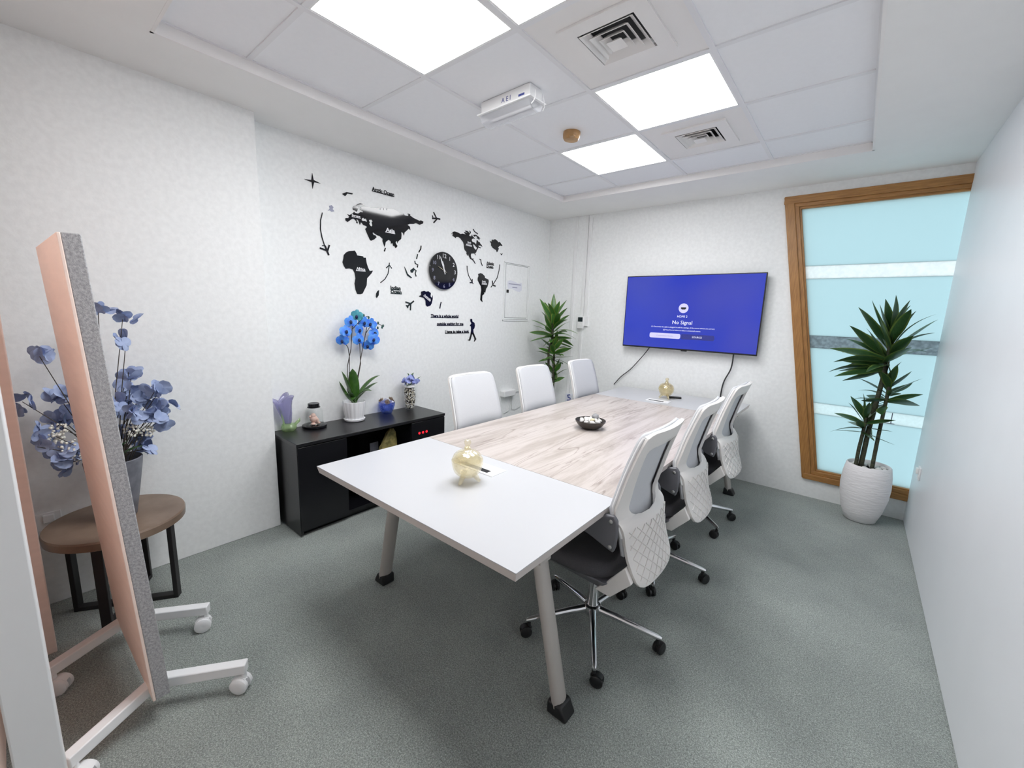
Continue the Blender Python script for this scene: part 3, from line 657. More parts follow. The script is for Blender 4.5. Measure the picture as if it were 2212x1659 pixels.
child_text(asia, c, 'Europe', 1966, 2154, .020, .003, width=.068)
child_decal(asia, c, [[(1965,2147),(2036,2147),(2036,2151),(1965,2151)]], 'underline', 'decaltext', .003)
afr, c = decal('continent_decal', POLY['africa'], 'black decal of the continent marked Africa, below the long left arrow')
child_text(afr, c, 'Africa', 1988, 1769, .030, .003, width=.076)
child_decal(afr, c, [[(1986,1761),(2066,1763),(2066,1767),(1986,1766)]], 'underline', 'decaltext', .003)
aus, c = decal('continent_decal', POLY['australia'], 'small black continent decal just below and left of the round clock')
child_text(aus, c, 'Australia', 2630, 1614, .022, .003, width=.088, rot=-.56)
child_decal(aus, c, [ribbon([(2625,1610),(2700,1563)], 5)], 'underline', 'decaltext', .003)
na, c = decal('continent_decal', POLY['north_america'], 'black continent decal with ragged coast, upper side of the clock toward the corner')
child_decal(na, c, POLY['baffin'], 'island', 'acrylic', 0, .004)
child_decal(na, c, [ribbon(STROKE['ellesmere'][0], 9)], 'island', 'acrylic', 0, .004)
child_text(na, c, 'North', 3155, 2135, .020, .003, width=.045); child_text(na, c, 'America', 3134, 2112, .018, .003, width=.078)
child_decal(na, c, [[(3151,2129),(3202,2129),(3202,2132),(3151,2132)],[(3131,2106),(3215,2106),(3215,2109),(3131,2109)]], 'underline', 'decaltext', .003)
gr, c = decal('island_decal', POLY['greenland'], 'black ragged island decal above the access panel')
sa, c = decal('continent_decal', POLY['south_america'], 'black tapering continent decal between two curved arrows')
child_text(sa, c, 'South', 3366, 1788, .018, .003, width=.052); child_text(sa, c, 'America', 3363, 1768, .018, .003, width=.076)
child_decal(sa, c, [[(3363,1782),(3423,1782),(3423,1785),(3363,1785)],[(3361,1761),(3441,1761),(3441,1765),(3361,1765)]], 'underline', 'decaltext', .003)
decal('star_decal', POLY['star'], 'black four-pointed star decal high on the left wall', cat='wall decal')
decal('island_decal', POLY['svalbard'], 'small bent black island decal right of the star')
decal('island_decal', POLY['britain'], 'small island decal with pale grey painted glare at the top of the long left arrow', m='inkgrey', depth=.002)  # panel glare on the glossy piece, put into its colour as flat grey
decal('island_decal', POLY['madagascar'], 'small slim black island decal beside the tip of Africa')
decal('island_decal', POLY['iceland'], 'tiny black notched decal under the ragged island by the access panel')
decal('island_decal', [ribbon(STROKE['sri'][0], 9)], 'tiny black dash decal under the southern tip of Asia')
decal('island_decal', [ribbon(STROKE['nz'][0], 9)], 'tiny black curved dash decal beside the Australia decal')
decal('island_decal', [ribbon(STROKE['caribbean'][0], 9)], 'thin black wavy dash decal left of the Atlantic Ocean lettering')
isl, c = decal('island_decal', POLY['borneo'], 'scatter of small black island decals left of the clock')
child_decal(isl, c, POLY['sumatra'], 'island', 'acrylic', 0, .004)
for P in STROKE['philippines']: child_decal(isl, c, [ribbon(P, 9)], 'island', 'acrylic', 0, .004)
def stroke_decal(name, key, w, label):
    S = STROKE[key]; polys0 = [ribbon(S[0], w[0])]
    o, c = decal(name, polys0, label)
    for k,P in enumerate(S[1:]):
        child_decal(o, c, [ribbon(P, w[min(k+1,len(w)-1)])], 'aircraft_wing', 'acrylic', .0003*(k+1), .004)
stroke_decal('arrow_decal', 'arrowL', (7,13,11,11,6), 'long curved arrow decal ending in an aeroplane, above Africa')
stroke_decal('arrow_decal', 'arrowI', (6,8), 'thin curved arrow decal pointing up beside the Indian Ocean lettering')
stroke_decal('arrow_decal', 'arrowA', (7,10,10), 'curved arrow decal between the clock and the tapering continent')
stroke_decal('arrow_decal', 'arrowR', (8,12,12), 'curved arrow decal nearest the access panel')
stroke_decal('aeroplane_decal', 'planeT', (13,11,11,7), 'black aeroplane decal right of Asia, above the clock')
stroke_decal('aeroplane_decal', 'planeB', (13,11,11,7,7), 'black aeroplane decal left of the Australia decal')
decal('walker_decal', POLY['walker'], 'black silhouette decal of a walking figure beside the quotation')
def text_decal(name, s, y0, y1, z, size, label):
    c = ((y0+y1)/2., z)
    o, cc = decal(name, [[(y0,z-7),(y1,z-7),(y1,z-1),(y0,z-1)]], label)
    child_text(o, cc, s, y0, z-1, size, .0003, 'acrylic', (y1-y0)/1000.)
    for ch in o.children: ch.location.z = 0
text_decal('lettering_decal', 'Arctic Ocean', 2139, 2338, 2373, .040, 'underlined Arctic Ocean lettering near the top of the wall')
o_, cc_ = decal('lettering_decal', [[(2291,1640),(2388,1640),(2388,1645),(2291,1645)]], 'two-line underlined Indian Ocean lettering')
child_text(o_, cc_, 'Indian', 2291, 1645, .040, 0, 'acrylic', .097); child_text(o_, cc_, 'Ocean', 2291, 1616, .034, 0, 'acrylic', .106)
child_decal(o_, cc_, [[(2291,1609),(2398,1609),(2398,1615),(2291,1615)]], 'underline', 'acrylic', 0, .004)
o_, cc_ = decal('lettering_decal', [[(3429,1963),(3540,1963),(3540,1969),(3429,1969)]], 'small two-line underlined Atlantic Ocean lettering')
child_text(o_, cc_, 'Atlantic', 3429, 1969, .036, 0, 'acrylic', .112); child_text(o_, cc_, 'Ocean', 3429, 1937, .034, 0, 'acrylic', .102)
child_decal(o_, cc_, [[(3429,1930),(3532,1930),(3532,1936),(3429,1936)]], 'underline', 'acrylic', 0, .004)
text_decal('lettering_decal', 'There is a whole world', 2710, 3048, 1426, .036, 'top line of the quotation, There is a whole world')
text_decal('lettering_decal', 'outside waiting for me', 2781, 3116, 1354, .036, 'middle line of the quotation, outside waiting for me')
text_decal('lettering_decal', 'I have to take a look', 2881, 3196, 1280, .036, 'bottom line of the quotation, I have to take a look')

# round wall clock
t = thing('wall_clock', 'round black wall clock with white hands on the map wall', 'clock', (0,2.843,1.842))
part('dial', MB().lathe([(.158,.016),(.166,.018),(.166,.026),(.163,.028),(0,.028)],48), M['acrylic'], t, rot=(0,pi/2,0), ang=30, smooth=True)
part('movement', MB().box(0,-.05,-.05,.017,.05,.05), M['black'], t)
NUM = {12:.052,1:.050,2:.050,3:.050,4:.046,5:.046,6:.044,7:.044,8:.044,9:.044,10:.044,11:.050}
for h in NUM:
    a = radians(90-30*h); me = text_mesh('numeral', str(h), NUM[h], M['decaltext'] if h in (12,1,2,3,11) else M['inkgrey'], .001, None, 'CENTER')
    obj('numeral', me, t, (.0287, .132*cos(a), .132*sin(a)-.018), ROT_LEFT)
def hand(name, ang, L, w, x, m, tail=.03):
    mb = MB().prism([(-w*.5,-tail),(w*.5,-tail),(w*.6,L*.3),(w,L*.6),(w*.2,L),(-w*.2,L),(-w,L*.6),(-w*.6,L*.3)], x, x+.001, 'x')
    part(name, mb, m, t, rot=(ang,0,0))
hand('minute_hand', radians(21), .130, .008, .030, M['decaltext']); hand('hour_hand', radians(15), .085, .008, .032, M['decaltext'])
hand('second_hand', radians(66), .085, .0018, .034, M['shellcream'], .028)
part('hub', MB().lathe([(.008,.028),(.008,.036),(0,.036)],16), M['decaltext'], t, rot=(0,pi/2,0))

# ---------------------------------------------------------------- conference table
TX0, TX1, TYa, TYb, TYc, TYd, TZ = 1.140, 2.340, 1.100, 1.757, 3.770, 4.420, .750
t = thing('conference_table', 'long conference table with pale grey ends and bleached wood middle', 'table', ((TX0+TX1)/2, (TYa+TYd)/2, 0))
ox, oy = (TX0+TX1)/2, (TYa+TYd)/2
def slab(y0, y1, i0, i1):
    i = .007; m = MB(); b0 = y0+(i if i0 else 0); b1 = y1-(i if i1 else 0)
    top = [(TX0-ox,y0-oy,TZ),(TX1-ox,y0-oy,TZ),(TX1-ox,y1-oy,TZ),(TX0-ox,y1-oy,TZ)]
    mid = [(x,y,TZ-.003) for x,y,_ in top]
    bot = [(TX0+i-ox,b0-oy,TZ-.033),(TX1-i-ox,b0-oy,TZ-.033),(TX1-i-ox,b1-oy,TZ-.033),(TX0+i-ox,b1-oy,TZ-.033)]
    m.add(bot+mid+top, [(3,2,1,0),(8,9,10,11)]+[(k,(k+1)%4,4+(k+1)%4,4+k) for k in range(4)]+[(4+k,4+(k+1)%4,8+(k+1)%4,8+k) for k in range(4)])
    m.mi = [1,0]+[1]*4+[0]*4
    return m
part('end_top', slab(TYa,TYb-.001,1,0), [M['tablegrey'],M['tableedge']], t)
part('middle_top', slab(TYb+.001,TYc-.001,0,0), [M['wood'],M['tableedge']], t)
part('end_top', slab(TYc+.001,TYd,0,1), [M['tablegrey'],M['tableedge']], t)
fb = MB()
for x in (-.50,.50): fb.box(x-.03,-1.45,.668,x+.03,1.45,.717)
for y in (-1.45,-.5,.5,1.45): fb.box(-.56,y-.03,.668,.56,y+.03,.7165)
part('under_frame', fb, M['legmetal'], t)
for sx in (-1,1):
    for sy in (-1,1):
        fx = sx*(.568 if sx<0 else .575); fy = sy*1.33
        lg = part('leg', MB().tube([(fx,fy,.035),(fx-sx*.150,fy,.717)], .037, 14, sx=.66, upv=(0,1,0)), M['legmetal'], t, smooth=True, ang=60)
        ft = MB().hexa([(fx-sx*.035,fy-.037,0),(fx+sx*.052,fy-.037,0),(fx+sx*.052,fy+.037,0),(fx-sx*.035,fy+.037,0)], [(fx-sx*.034,fy-.036,.055),(fx+sx*.026,fy-.036,.055),(fx+sx*.026,fy+.036,.055),(fx-sx*.034,fy+.036,.055)])
        if sy < 0: pass
        part('foot', ft, M['rubber'], lg, bevel=.008)
def cablebox(x0,x1,y0,y1):
    p = part('cable_port', MB().box(x0-ox,y0-oy,TZ-.02,x1-ox,y1-oy,TZ+.004), M['whitemetal'], t, bevel=.001)
    part('slot', MB().box(x0-ox+.02,y0-oy+.014,TZ+.002,x1-ox-.045,y0-oy+.044,TZ+.0046), M['hole'], p)
    part('flap', MB().box(x0-ox+.008,y0-oy+.050,TZ+.003,x1-ox-.008,y1-oy-.008,TZ+.0055), M['white'], p, bevel=.0008)
cablebox(1.555,1.815,1.572,1.672); cablebox(1.600,1.800,3.860,3.960)

# ---------------------------------------------------------------- office chairs
def interp(tb, z):
    if z <= tb[0][0]: return tb[0][1]
    for (a,u),(b,v) in zip(tb, tb[1:]):
        if z <= b: return u+(v-u)*(z-a)/(b-a)
    return tb[-1][1]
SW = [(.432,.115),(.437,.146),(.447,.168),(.465,.182),(.50,.191),(.56,.199),(.62,.206),(.68,.213),(.75,.219),(.85,.216),(.95,.211),(1.03,.204),(1.050,.196),(1.062,.178),(1.068,.150)]
SXE = [(.43,.266),(.46,.256),(.49,.244),(.55,.223),(.62,.211),(.665,.208),(.685,.196),(.70,.178),(.74,.170),(.80,.185),(.886,.206),(.98,.234),(1.068,.264)]
SH = [(.694,0),(.696,.070),(.702,.104),(.712,.124),(.73,.136),(.76,.142),(.85,.153),(.95,.159),(.982,.158),(.995,.150),(1.002,.132),(1.006,.09),(1.007,0)]
SC_ = [(.40,.022),(.46,.034),(.60,.042),(.69,.042),(.72,.030),(.80,.030),(1.068,.030)]
def sx_(z, y):
    w = .216; return interp(SXE,z)+interp(SC_,z)*(1-(y/w)**2)
rows = [.432,.437,.442,.447,.456,.465,.48,.50,.53,.56,.59,.62,.65,.672,.686,.692,.694,.696,.699,.702,.707,.712,.72,.73,.745,.76,.80,.85,.90,.95,.97,.982,.989,.995,.999,1.002,1.004,1.006,1.007,1.02,1.035,1.05,1.056,1.062,1.068]
def shell_mb():
    m = MB()
    for s in (-1,1):
        P = []
        for z in rows:
            w = interp(SW,z); h = interp(SH,z) if .694 <= z <= 1.007 else 0
            P.append([Vector((sx_(z, h+(w-h)*k/7), s*(h+(w-h)*k/7), z)) for k in range(8)])
        m.grid(P)
    return m
def mesh_mb():
    m = MB(); P = []
    for z in [.56,.60,.64,.70,.75,.80,.85,.90,.95,1.0,1.03,1.045,1.055,1.060]:
        w = interp(SW,z)-.004
        P.append([Vector((sx_(z,y)-.019-.012*(1-(y/.216)**2), y, z)) for y in [w*(k/6-1) for k in range(13)]])
    return m.grid(P)
def ribs_mb():
    m = MB()
    for s in (-1,1):
        for y0 in [-.42+.058*k for k in range(11)]:
            pts = []
            for k in range(30):
                z = .445+(.672-.445)*k/29; y = s*(y0+.27*(z-.445)/.227)
                if abs(y) < interp(SW,z)-.016: pts.append((sx_(z,y)+.0085, y, z))
            if len(pts) > 3: m.tube(pts, .0026, 5)
    return m
def caster_mb(R=.027, w=.017, gap=.007):
    m = MB()
    for s in (-1,1):
        y0 = s*gap/2; y1 = s*(gap/2+w)
        prof = [(R*.75,y0),(R,y0+s*.002),(R,y1-s*.004),(R*.8,y1),(R*.3,y1+s*.001),(0,y1)]
        k = MB().lathe(prof, 18); k.v = [(a+.014, c, b+R) for a,b,c in k.v]; m.add(k.v, k.f)
    m.lathe([(.0095,R*1.5),(.0095,R*2.2),(.008,R*2.2+.022),(0,R*2.2+.022)], 12)
    hood = [(R*1.08*cos(th)+.014, R*1.08*sin(th)+R) for th in [radians(35+14*k) for k in range(8)]]
    inn = [(R*.80*cos(th)+.014, R*.80*sin(th)+R) for th in [radians(35+14*k) for k in range(8)]]
    m.prism(hood+inn[::-1], -.013, .013, 'y')
    m.prism([(-.012,R*1.0),(.012,R*1.0),(.012,R*1.75),(-.012,R*1.75)], -.003, .003, 'y')
    return m
ch = thing('office_chair', 'nearest white-backed swivel chair, on the side facing the right wall', 'chair', (2.20,1.88,0), 0, 'white swivel chairs around the table')
shell = part('back_shell', shell_mb(), M['shell'], ch, smooth=True, ang=60, solid=.014, offset=-1)
fix(shell.data, .0004)
shell.data.polygons.foreach_set('use_smooth', [True]*len(shell.data.polygons))
shell.modifiers['thickness'].offset = 0
b_ = shell.modifiers.new('bevel','BEVEL'); b_.width=.003; b_.segments=2; b_.limit_method='ANGLE'; b_.angle_limit=radians(50)
part('lattice_ribs', ribs_mb(), M['shell'], shell, smooth=True, ang=80)
part('mesh_back', mesh_mb(), M['meshfab'], ch, smooth=True, ang=80, solid=.014)
rm = MB()
for s in (-1,1):
    zs = [.64,.68,.72,.76,.80,.85,.90,.95,1.0,1.03,1.048]
    rm.tube([(sx_(z,interp(SW,z))-.010, s*(interp(SW,z)-.003), z) for z in zs], .0065, 6)
rm.tube([(sx_(1.058,y)-.011, y, 1.060-.010*(y/.19)**4) for y in [.195*(k/6-1) for k in range(13)]], .0065, 6)
part('back_rim', rm, M['white'], ch, smooth=True, ang=80)
st = MB(); P = []
def sse(a, b, th, p=3.6):
    cc, ss = cos(th), sin(th); return (a*abs(cc)**(2/p)*(1 if cc>=0 else -1), b*abs(ss)**(2/p)*(1 if ss>=0 else -1))
for k,(z,q) in enumerate(((.425,.90),(.430,.965),(.445,1.0),(.470,1.0),(.486,.965),(.494,.88),(.496,.6),(.494,.25))):
    P.append([Vector((-.045+sse(.225*q,.238*q,2*pi*j/36)[0], sse(.225*q,.238*q,2*pi*j/36)[1], z-.030*max(0,(-.045+sse(.225*q,.238*q,2*pi*j/36)[0]+.12)*-3)**2)) for j in range(37)])
st.grid(P); st.f.append(tuple(len(st.v)-37+j for j in range(36))); st.mi.append(0)
seat = part('seat', st, M['darkfabric'], ch, smooth=True, ang=50); fix(seat.data, .0005)
part('seat_pan', MB().hexa([(-.20,-.17,.385),(.12,-.19,.380),(.12,.19,.380),(-.20,.17,.385)], [(-.235,-.215,.432),(.165,-.228,.432),(.165,.228,.432),(-.235,.215,.432)]), M['armgrey'], ch, bevel=.008)
part('tilt_mechanism', MB().box(-.10,-.07,.345,.11,.07,.385), M['rubber'], ch, bevel=.008)
for s in (-1,1):
    part('bracket', MB().prism([(.105,.378),(.175,.374),(.258,.466),(.228,.525),(.150,.425)], s*.196-.012, s*.196+.012, 'y'), M['shell'], ch, bevel=.003)
    ap = [(.176,.732),(.190,.712),(.195,.665),(.190,.605),(.182,.580),(.155,.588),(.09,.612),(-.01,.640),(-.13,.668),(-.215,.684),(-.222,.697),(-.21,.706),(-.10,.706),(.04,.712),(.13,.724)]
    am = part('arm', MB().prism(ap, s*.222-.010, s*.222+.010, 'y'), M['armgrey'], ch, bevel=.006)
    for bx,bz in ((.166,.706),(.170,.602)):
        part('bolt', MB().lathe([(.0085,0),(.0085,.003),(.006,.005),(0,.005)], 12), M['steel'], am, loc=(bx,s*.2315,bz), rot=(-s*pi/2,0,0), smooth=True)
part('gas_lift', MB().lathe([(.030,.125),(.026,.16),(.021,.33),(.021,.350)], 20), M['chrome'], ch, smooth=True, ang=30)
part('hub', MB().lathe([(.030,.088),(.040,.098),(.043,.120),(.040,.136),(.031,.142),(.0,.142)], 24), M['chrome'], ch, smooth=True, ang=40)
leg_me = fix(MB().tube([(.030,0,.120),(.10,0,.113),(.20,0,.099),(.300,0,.084),(.318,0,.081)], [.019,.017,.0145,.012,.008], 12, sx=1.0, upv=(0,0,1)).mesh('leg', M['chrome'], True, 50))
cast_me = fix(caster_mb().mesh('caster', M['rubber'], True, 35))
BASE = {}
def add_base(root, a0):
    for k in range(5):
        obj('leg', leg_me, root, (0,0,0), (0,0,radians(a0+72*k)))
        a = radians(a0+72*k); obj('caster', cast_me, root, (.304*cos(a), .304*sin(a), 0), (0,0,random.Random(k+int(a0)*3).uniform(0,6.28)))
add_base(ch, 13)
def place_chair(x, y, rz, a0, label):
    c = ch.copy(); COL.objects.link(c); c.location = (x,y,0); c.rotation_euler = (0,0,rz); c['label'] = label
    for k in list(ch.children):
        if k.name.split('.')[0] in ('leg','caster'): continue
        n = k.copy(); COL.objects.link(n); n.parent = c
        for g in k.children:
            h = g.copy(); COL.objects.link(h); h.parent = n
    add_base(c, a0); return c
place_chair(2.20,2.580,radians(1),7,'white-backed swivel chair between the nearest and farthest of the window-side row')
place_chair(2.19,3.390,radians(-1),36,'white-backed swivel chair of the window-side row closest to the television')
place_chair(1.255,2.240,pi,20,'pale mesh chair facing out from the map wall, beside the black cabinet')
place_chair(1.255,2.940,pi,50,'pale mesh chair in the middle of the row along the map wall')
place_chair(1.255,3.700,pi,30,'pale mesh chair of the map-wall row nearest the corner plant')
# ---------------------------------------------------------------- black cabinet and the things on it
CZ = .632; cy0, cy1, cx1 = 1.320, 2.530, .400
t = thing('sideboard', 'low black sideboard against the map wall with open middle recess', 'sideboard', (.205,(cy0+cy1)/2,0))
X0, X1 = .008-.205, cx1-.205; Y0, Y1 = -(cy1-cy0)/2, (cy1-cy0)/2
part('top', MB().box(X0,Y0-.004,CZ-.022,X1+.004,Y1+.004,CZ), M['blacktop'], t, bevel=.002)
part('side_panel', MB().box(X0,Y0,.012,X1-.004,Y0+.018,CZ-.022), M['blacktop'], t)
part('side_panel', MB().box(X0,Y1-.018,.012,X1-.004,Y1,CZ-.022), M['blacktop'], t)
part('back_panel', MB().box(X0,Y0+.018,.05,X0+.01,Y1-.018,CZ-.022), M['black'], t)
part('bottom_panel', MB().box(X0+.01,Y0+.018,.050,X1-.004,Y1-.018,.070), M['black'], t)
part('plinth', MB().box(X1-.06,Y0+.018,0,X1-.045,Y1-.018,.050).box(X0+.02,Y0+.018,0,X0+.04,Y1-.018,.05), M['black'], t)
yd0, yd1 = 1.652-(cy0+cy1)/2, 2.190-(cy0+cy1)/2
part('divider', MB().box(X0+.01,yd0-.016,.07,X1-.006,yd0,CZ-.022), M['black'], t)
part('divider', MB().box(X0+.01,yd1,.07,X1-.006,yd1+.016,CZ-.022), M['black'], t)
part('shelf', MB().box(X0+.01,yd0,.300,X1-.03,yd1,.318), M['black'], t)
dr = part('door', MB().box(X1-.004,Y0+.002,.040,X1+.003,yd0-.002,CZ-.028), M['black'], t, bevel=.001)
part('handle', MB().lathe([(.006,0),(.006,.012),(.011,.016),(.011,.022),(0,.024)],12), M['white'], dr, loc=(X1+.003,yd0-.045,.30), rot=(0,pi/2,0), smooth=True)
dr = part('door', MB().box(X1-.004,yd1+.002,.040,X1+.003,Y1-.002,CZ-.028), M['black'], t, bevel=.001)
for k in range(3):
    part('display_digit', MB().lathe([(.005,0),(.0095,0),(.0095,.001),(.005,.001),(.005,0)],14), M['led'], dr, loc=(X1+.0031,2.265+.036*k-(cy0+cy1)/2,.512), rot=(0,pi/2,0))
# rock standing on the recess shelf
random.seed(5)
rk = MB(); P = []
for i in range(9):
    z = .25*i/8; w = interp([(0,.075),(.06,.085),(.12,.078),(.18,.055),(.22,.042),(.25,.018)], z); off = interp([(0,0),(.12,.015),(.25,.045)], z)
    P.append([Vector(((.028+.01*random.random())*cos(2*pi*k/12)*(w/.08)**.5, off+w*sin(2*pi*k/12)*random.uniform(.85,1.1), z)) for k in range(12)])
    P[-1].append(P[-1][0])
rk.grid(P); rk.f.append(tuple(len(rk.v)-13+k for k in range(12))); rk.mi.append(0); rk.f.append(tuple(11-k for k in range(12))); rk.mi.append(0)
o = part('display_rock', rk, M['rock'], None, smooth=True, ang=20, loc=(.30,2.03,.318)); fix(o.data,.0005)
tag(o,'pointed golden brown rock standing in the sideboard recess','rock')
o = part('photo_plate', MB().box(-.004,-.035,0,.004,.035,.15), M['vase'], None, bevel=.001, loc=(.245,1.955,.318)); tag(o,'small dull grey upright plate beside the rock in the sideboard','plate')

# lilac glass flower
t = thing('glass_flower_ornament', 'lilac glass flower ornament on a green glass base', 'ornament', (.062,1.415,CZ))
part('base', MB().lathe([(.036,0),(.044,.006),(.047,.025),(.043,.045),(.025,.055),(0,.05)], 30, mod=lambda th,i: 1+.08*sin(5*th+i*.6)), M['greenglass'], t, smooth=True, ang=70)
fl = MB(); P = []
for i in range(13):
    u = i/12; z = .045+.19*u; r = interp([(0,.014),(.15,.026),(.4,.036),(.7,.042),(.85,.048),(1,.060)], u)
    row = []
    for k in range(31):
        th = 2*pi*k/30+u*1.1; lob = 1+(.12+.26*u)*sin(3*th)*u+.10*u*sin(7*th+2)
        zz = z+.020*u*u*sin(3*th+.5)+.012*u*sin(th)
        row.append(Vector((r*lob*cos(th)*.8, r*lob*sin(th)-.030*u, zz)))
    P.append(row)
fl.grid(P)
o = part('flower_cup', fl, M['lilac'], t, smooth=True, ang=80, solid=.004)
part('stem', MB().tube([(.01,-.035,.03),(.015,-.038,.08),(.012,-.048,.14),(.01,-.058,.18)], [.007,.006,.005,.003], 8), M['greenglass'], t, smooth=True)
part('leaf', MB().grid([[Vector((.02+.012*sin(a*.5), .03+.018*a-.009*a*b*0, .04+.014*(b-1)+.018*a)) for b in range(3)] for a in range(3)]), M['greenglass'], t, smooth=True, solid=.004)

# cloche jar with figurine
t = thing('glass_cloche', 'glass cloche jar with black lid and black tray', 'jar', (.088,1.580,CZ))
part('tray', MB().lathe([(.074,0),(.081,.004),(.081,.018),(.076,.020),(0,.018)], 36), M['black'], t, smooth=True, ang=30)
part('dome', MB().lathe([(.060,.019),(.061,.10),(.059,.122),(.050,.140),(.040,.146),(.038,.146),(.048,.138),(.057,.120),(.059,.10),(.058,.019)], 36), M['clear'], t, smooth=True, ang=60)
part('lid', MB().lathe([(.043,.145),(.043,.149),(.038,.150),(.038,.172),(.036,.174),(0,.171)], 28), M['black'], t, smooth=True, ang=30)
t = thing('figurine', 'pale pink seated figurine inside the glass cloche', 'figurine', (.088,1.576,CZ+.019))
fm = MB().ball((0,0,.042), .026, 12, 8, (1,1.0,1.1)).ball((.004,-.004,.066), .018, 12, 8).ball((.0,-.022,.060), .010, 8, 6).ball((.02,.018,.030), .010, 8, 6, (1,1,2)).ball((.012,.026,.010), .010, 8, 6, (1,1.8,.8)).ball((.018,-.012,.010), .014, 8, 6, (1.2,1.2,.7))
part('body', fm, M['skin'], t, smooth=True, ang=90)
part('plinth', MB().lathe([(.022,0),(.022,.006),(0,.008)],16), M['bud'], t, smooth=True)

# potted blue orchid
OX, OY = .105, 1.880
t = thing('potted_orchid', 'blue orchid in a fluted white pot on the sideboard', 'potted plant', (OX,OY,CZ))
flu = lambda th,i: 1+.060*(abs(cos(8*th))-.6)*(1 if 0<i<5 else .3)
part('saucer', MB().lathe([(.064,0),(.074,.004),(.078,.018),(.074,.020),(.066,.010),(0,.008)], 40), M['ceramic'], t, smooth=True, ang=50)
part('pot', MB().lathe([(.062,.010),(.068,.03),(.078,.10),(.083,.150),(.080,.152),(.074,.14),(.070,.12),(0,.118)], 96, mod=flu), M['ceramic'], t, smooth=True, ang=50)
def L3(p): return (p[0]-OX, p[1]-OY, p[2]-CZ)
def strap(name, base, tip, w, parent, mt, sag=.03, fold=.25, seg=9, nrm=None, shp=None):
    base, tip = Vector(base), Vector(tip); d = tip-base; side = (d.cross(Vector((0,0,1)))).normalized() if nrm is None else d.cross(Vector(nrm)).normalized()
    upn = side.cross(d).normalized(); P = []
    for i in range(seg+1):
        u = i/seg; c = base+d*u+Vector((0,0,1))*(sag*4*u*(1-u))
        hw = w*(shp(u) if shp else (sin(pi*min(1,u*.93+.07))**.55))
        P.append([c+side*(hw*q)+upn*(abs(q)*hw*fold) for q in (-1,-.5,0,.5,1)])
    return part(name, MB().grid(P), mt, parent, smooth=True, ang=80, solid=.0015)
for tip,w,sg in (((.10,1.792,1.02),.030,-.01),((.12,1.868,1.035),.032,.0),((.15,1.744,.955),.015,-.03),((.17,1.775,.86),.021,.03),((.12,2.099,.962),.021,.035),((.09,2.096,.902),.016,.02),((.20,1.975,.862),.026,.035),((.15,1.845,.80),.018,.03)):
    strap('leaf', (0,.0,.135), L3(tip), w*1.32, t, M['orchidleaf'], sg, .3)
stems = [[(.10,1.866,.77),(.09,1.839,.862),(.09,1.843,1.044),(.09,1.86,1.114),(.09,1.877,1.179),(.09,1.89,1.314),(.09,1.902,1.41)],[(.10,1.89,.77),(.09,1.909,.91),(.09,1.943,1.036),(.09,1.961,1.13),(.09,1.993,1.257),(.09,2.013,1.34)],
 [(.105,1.87,.77),(.095,1.850,.9),(.09,1.863,1.125),(.09,1.854,1.19),(.08,1.82,1.25)],[(.105,1.885,.77),(.09,1.921,.925),(.09,1.953,1.063),(.09,1.949,1.22),(.09,1.93,1.28)],[(.09,1.89,1.324),(.09,1.942,1.373),(.09,1.985,1.411),(.09,2.022,1.423)],[(.09,2.0,1.29),(.09,2.032,1.334),(.09,2.083,1.356),(.09,2.112,1.368),(.09,2.154,1.348)]]
for s_ in stems: part('flower_stem', MB().tube([L3(p) for p in s_], .0028, 6), M['stem'], t, smooth=True)
def petal_grid(L, W, cup, tipw=.75):
    return [[Vector((cup*u*u*L+abs(q)*-.15*W, q*W*(sin(pi*min(1,.12+.80*u))**.6), L*u)) for q in (-1,-.5,0,.5,1)] for u in (0,.25,.5,.75,.92,1.0)]
def orchid_mesh(m0, seed):
    r = random.Random(seed); mb = MB()
    for ang,L,W in ((90,.034,.025),(-90,.034,.025),(0,.034,.014),(140,.032,.013),(-140,.032,.013)):
        k = MB().grid(petal_grid(L,W,r.uniform(-.3,.2))); k.xf(Matrix.Rotation(radians(ang+r.uniform(-8,8)),4,'X')); mb.add(k.v,k.f)
    k = MB().ball((.006,0,-.006), .008, 8, 6, (1,1,1.4)); mb.add(k.v,k.f,1)
    return mb.mesh('blossom', [M[m0],M['orchidlip']], True, 80)
om = [orchid_mesh('orchid',1), orchid_mesh('orchid',2), orchid_mesh('orchid',3)]; ot = orchid_mesh('orchidteal',4)
rr = random.Random(9)
for k,(p,teal) in enumerate((((.1,1.83,1.315),0),((.1,1.811,1.246),0),((.09,1.873,1.385),0),((.1,1.912,1.427),1),((.1,1.945,1.322),0),((.1,1.926,1.252),0),((.1,1.990,1.378),0),((.1,2.035,1.368),0),((.1,2.069,1.298),0),((.1,2.045,1.251),0),((.1,2.017,1.200),0))):
    obj('blossom', ot if teal else om[k%3], t, L3((p[0]+rr.uniform(-.01,.04),p[1],p[2])), (rr.uniform(-.4,.4),rr.uniform(-.3,.3),rr.uniform(-.9,.2))).scale = (1.3,1.3,1.3)
for p in ((.09,1.99,1.43),(.09,2.031,1.414),(.09,2.112,1.373),(.09,2.108,1.335),(.09,2.147,1.339),(.09,2.157,1.351),(.1,1.96,1.268),(.1,1.955,1.235)):
    part('bud', MB().ball((0,0,0), .009, 8, 6, (1,.8,1.3)), M['orchidbud'], t, smooth=True, loc=L3(p))

